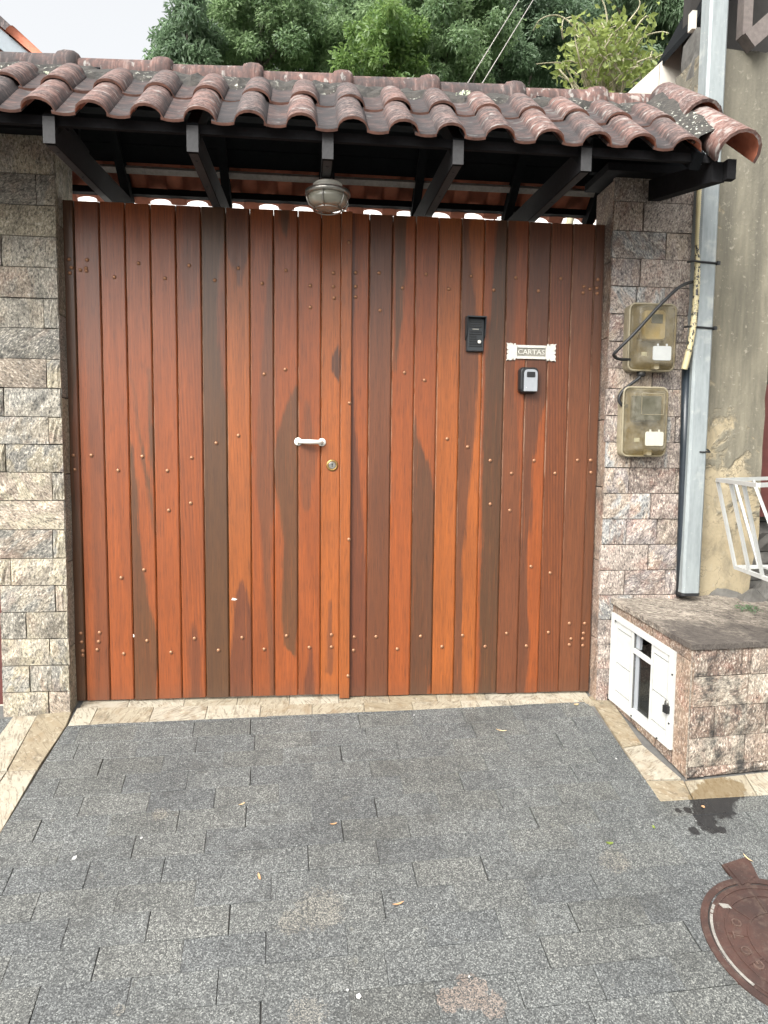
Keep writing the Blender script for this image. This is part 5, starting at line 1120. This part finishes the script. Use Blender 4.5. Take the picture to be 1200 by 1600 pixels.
mm = M(); mm.add([(float((a+d*.1)[0]),6.3,-.1),(-8,6.3,-.1),(-8,6.3,float((a-d*LE)[2])-.35),(float((a-d*LE)[0]),6.3,float((a-d*LE)[2])-.35),(float((a+d*.1)[0]),6.3,zc_)]+[(float((a+d*.1)[0]),9,-.1),(-8,9,-.1),(-8,9,float((a-d*LE)[2])-.35),(float((a-d*LE)[0]),9,float((a-d*LE)[2])-.35),(float((a+d*.1)[0]),9,zc_)], [(4,3,2,1,0),(5,6,7,8,9),(0,5,9,4),(1,6,5,0)[::-1]]); part(mm, 'wall', simple('grey_house_wall',(.20,.21,.22),.8,.15), t)

# ------------------------------------------------------------------ vegetation
def leaf_mesh(name, mat, centers, dirs, L, W_, tint, droop=.0):
    n = len(centers); up = rng.normal(0,1,(n,3)); d = dirs/np.linalg.norm(dirs,axis=1,keepdims=True); d[:,2] -= droop; d /= np.linalg.norm(d,axis=1,keepdims=True)
    s_ = np.cross(d, up); s_ /= np.linalg.norm(s_,axis=1,keepdims=True); nn = np.cross(s_, d)
    L = (L*rng.uniform(.6,1.3,n))[:,None]; W2_ = (W_*rng.uniform(.7,1.2,n))[:,None]
    v0 = centers-d*L*.5; v1 = centers-d*L*.05+s_*W2_*.5+nn*W2_*.15; v2 = centers+d*L*.5-nn*L*.12; v3 = centers-d*L*.05-s_*W2_*.5+nn*W2_*.15
    V = np.stack([v0,v1,v2,v3],1).reshape(-1,3); idx = np.arange(n)[:,None]*4+np.array([0,1,2,0,2,3]); idx = idx.reshape(-1)
    me = bpy.data.meshes.new(name); me.vertices.add(4*n); me.vertices.foreach_set('co', V.astype(np.float32).ravel()); me.loops.add(6*n); me.loops.foreach_set('vertex_index', idx.astype(np.int32))
    me.polygons.add(2*n); me.polygons.foreach_set('loop_start', np.arange(0,6*n,3,dtype=np.int32)); me.update(calc_edges=True); me.validate()
    at2 = me.attributes.new('tint','FLOAT','POINT'); at2.data.foreach_set('value', np.repeat(tint,4).astype(np.float32)); me.materials.append(mat); return me
def clump_leaves(clumps, density, fl=.55):
    """leaves through the volume of each clump, more towards its outside; clumps: (center, radius)"""
    P, D, T = [], [], []
    for c, r, hue in clumps:
        n = int(density*r*r); u = rng.normal(0,1,(n,3)); u /= np.linalg.norm(u,axis=1,keepdims=True); rad = rng.uniform(0,1,n)**.45
        p = np.array(c)+u*(rad*r)[:,None]*np.array([1,1,.8]); P.append(p); D.append(u+rng.normal(0,.7,(n,3))+np.array([0,0,-.2])); T.append(np.clip(hue+rng.normal(0,.18,n),0,1))
    return np.concatenate(P), np.concatenate(D), np.concatenate(T)
def tree(name, label, base, crown, mat, nclump, rc, dens, L, W_, droop=.1, bark=m_bark, hue=.5, limbs=5, trunk_r=.14, group='trees on the slope behind the gate'):
    """crown: (centre, (rx,ry,rz)) in metres"""
    (cx,cy,cz),(rx,ry,rz_) = crown; bz = ground_z(base[0],base[1])
    t = thing(name, (base[0],base[1],bz), label, 'tree', group); cl = []
    for _ in range(nclump):
        u = rng.normal(0,1,3); u /= np.linalg.norm(u); k_ = rng.uniform(.35,1.0); cl.append((np.array([cx,cy,cz])+u*np.array([rx,ry,rz_])*k_, rc*rng.uniform(.6,1.3), np.clip(hue+rng.normal(0,.22),0,1)))
    P, D, T = clump_leaves(cl, dens); o = link('crown', leaf_mesh('crown', mat, P, D, L, W_, T, droop), None); o.parent = t; o.matrix_parent_inverse = Matrix.Translation(t.location).inverted()
    mm = M(); top = np.array([cx,cy,cz+rz_*.5]); b0 = np.array([base[0],base[1],bz-.1]); pts_ = smooth([b0, b0*.6+top*.4+np.array([random.uniform(-.3,.3),0,0]), top], 5)
    mm.tube(pts_, list(np.linspace(trunk_r,trunk_r*.35,len(pts_))), 8)
    part(mm, 'trunk', bark, t); mm = M()
    for k_ in range(limbs):
        s_ = pts_[len(pts_)//2+random.randint(0,len(pts_)//3)]; e_ = cl[k_*len(cl)//limbs][0]; mm.tube(smooth([s_, (s_+e_)/2+np.array([0,0,.2]), e_],4), list(np.linspace(trunk_r*.4,trunk_r*.12,9)), 6)
    part(mm, 'limb', bark, t); return t
lf_dark = leafmat('dark_green_leaves', (.09,.14,.085), (.18,.26,.15), .5); lf_mid = leafmat('mid_green_leaves', (.115,.185,.095), (.24,.335,.165), .5); lf_deep = leafmat('deep_green_leaves', (.06,.105,.068), (.135,.205,.115), .48); lf_lite = leafmat('light_green_leaves', (.085,.16,.05), (.19,.28,.085), .5); lf_olive = leafmat('yellow_green_leaves', (.12,.165,.04), (.25,.30,.09), .5)  # haze put into the leaf colours: tree greens made paler and greyer
def crown_at(px, py, Y, rx, rz_, ry=1.6): p = at(px,py,Y); return (tuple(p),(rx,ry,rz_))
def tr(name, label, px, py, Y, rx, rz_, mat, nc, rc, dens, L, W_, **kw):
    c = crown_at(px,py,Y,rx,rz_, kw.pop('ry',1.5)); return tree(name, label, (c[0][0]+kw.pop('dx',0), Y), c, mat, nc, rc, dens, L, W_, **kw)
tr('broadleaf_tree','dark blue green tree against the white sky, leftmost of the trees behind the roof',295,85,13.5,.85,1.0,lf_dark,36,.36,2600,.17,.055,hue=.35,droop=.5)
tr('broadleaf_tree','tall mid green tree with feathery foliage right of the leftmost dark tree',410,40,14.5,2.1,1.6,lf_mid,150,.38,2300,.12,.045,hue=.55)
tr('broadleaf_tree','mid green tree with a pale slender trunk left of the middle of the frame top',500,30,15.5,2.0,1.8,lf_mid,140,.4,2300,.12,.045,hue=.5,bark=m_bark_pale,dx=-.5)
tr('broadleaf_tree','bright green tree with larger light leaves above the middle of the ridge',600,85,12.0,.9,1.15,lf_lite,40,.36,1900,.14,.06,hue=.4,trunk_r=.05)
tr('broadleaf_tree','green tree of mixed foliage right of the bright green tree',685,40,13.0,1.7,1.6,lf_mid,130,.36,2300,.12,.05,hue=.4,droop=.35)
tr('broadleaf_tree','dark evergreen tree behind the two thin cables',790,50,15.0,2.1,1.7,lf_dark,130,.42,2300,.12,.045,hue=.3,droop=.3)
tr('broadleaf_tree','deep green tree standing in shade behind the yellow green shrub',910,40,17.0,2.6,2.0,lf_deep,140,.5,2200,.13,.05,hue=.4,droop=.3)
tr('bamboo','drooping bamboo with long narrow leaves beside the neighbouring roof',1020,40,12.5,1.4,1.5,lf_dark,110,.36,2300,.22,.03,hue=.7,droop=.9)
tr('broadleaf_tree','tall dark tree at the back between the pale trunk and the cables',620,20,19.0,3.2,2.6,lf_deep,150,.7,1500,.15,.06,hue=.7)
tr('broadleaf_tree','far dark tree at the back right, above the shrub',860,10,21.0,4.2,3.4,lf_deep,190,.9,1300,.17,.06,hue=.6)
tr('broadleaf_tree','far dark tree at the right end of the wood, behind the bamboo',1040,25,20.0,3.0,3.0,lf_deep,140,.8,1300,.17,.06,hue=.6)
# yellow-green shrub with bare arching twigs
sb_ = thing('shrub', (1.7,1.6,ground_z(1.7,1.6)), 'yellow green shrub with pale bare twigs rising behind the ridge on the right', 'shrub')
mm = M(); LP, LD, LT = [], [], []
root = np.array([1.55,1.7,ground_z(1.6,1.6)])
for k_ in range(46):
    px, py = random.gauss(948,44), random.uniform(32,128); e_ = at(px,py,1.7+random.uniform(-.35,.35)); fork = at(940+random.uniform(-25,25),165,1.7)
    pts_ = smooth([fork, (fork*.45+e_*.55)+rng.normal(0,.06,3)+np.array([0,0,.05]), e_, e_+rng.normal(0,.05,3)+np.array([0,0,-.03])],5)
    mm.tube(pts_, list(np.linspace(.009,.0028,len(pts_))), 5)
    for p_ in pts_[4:]:
        for _ in range(2): LP.append(p_+rng.normal(0,.05,3)); LD.append(rng.normal(0,1,3)); LT.append(np.clip(rng.normal(.55,.25),0,1))
for (P) in (((905,120),(880,100),(862,98),(838,100)),((915,80),(895,40),(870,24),(845,30),(833,48)),((900,150),(890,128),(873,118)),((930,60),(905,28),(880,30)),((960,60),(985,30),(1000,5),(985,-20)),((985,90),(1003,60),(1030,50),(1045,52)),((1000,120),(1010,95),(1020,92)),((1003,135),(1000,110),(990,95),(975,92)),((950,40),(945,10),(935,-10)),((880,60),(878,45),(880,30)),((990,100),(1015,90),(1030,88))):
    pts_ = smooth([at(a,b,1.6+random.uniform(-.15,.15)) for a, b in P],5); mm.tube(pts_, list(np.linspace(.008,.003,len(pts_))), 5)
    for p_ in pts_[2::2]:
        if random.random() < .35: LP.append(p_+rng.normal(0,.02,3)); LD.append(rng.normal(0,1,3)); LT.append(.6)
mm.tube(smooth([root, root+np.array([.05,0,2.0]), at(940,165,1.7)],6), list(np.linspace(.05,.02,13)), 8)
part(mm, 'twig', m_twig, sb_)
o = link('foliage', leaf_mesh('foliage', lf_olive, np.array(LP), np.array(LD), .066, .036, np.array(LT), .1)); o.parent = sb_; o.matrix_parent_inverse = Matrix.Translation(sb_.location).inverted()
# two thin cables rising behind the ridge
for (a, b, lab) in (((735,123),(808,5),'left of the two thin grey cables slanting up behind the ridge'),((758,123),(833,0),'right of the two thin grey cables slanting up behind the ridge')):
    p, q = at(*a, 4.4), at(*b, 7.5); d = q-p; mm = M(); mm.tube([p-d*.06, q, q+d*1.2], .006, 6); o = mm.build('overhead_cable', m_batten); tag(o, lab, 'cable', 'thin cables behind the ridge')
# moss tuft by the footing
mm = M(); c = at(1168,952,-.25)
P = c+rng.normal(0,1,(160,3))*np.array([.03,.03,.012]); o = link('weed', leaf_mesh('weed', lf_dark, P, rng.normal(0,1,(160,3))+np.array([0,0,1]), .025, .008, rng.uniform(.3,1,160))); tag(o, 'small green weed at the back corner of the stone box', 'weed', kind='stuff')
print('pavers', npav, 'objects', len(bpy.data.objects))
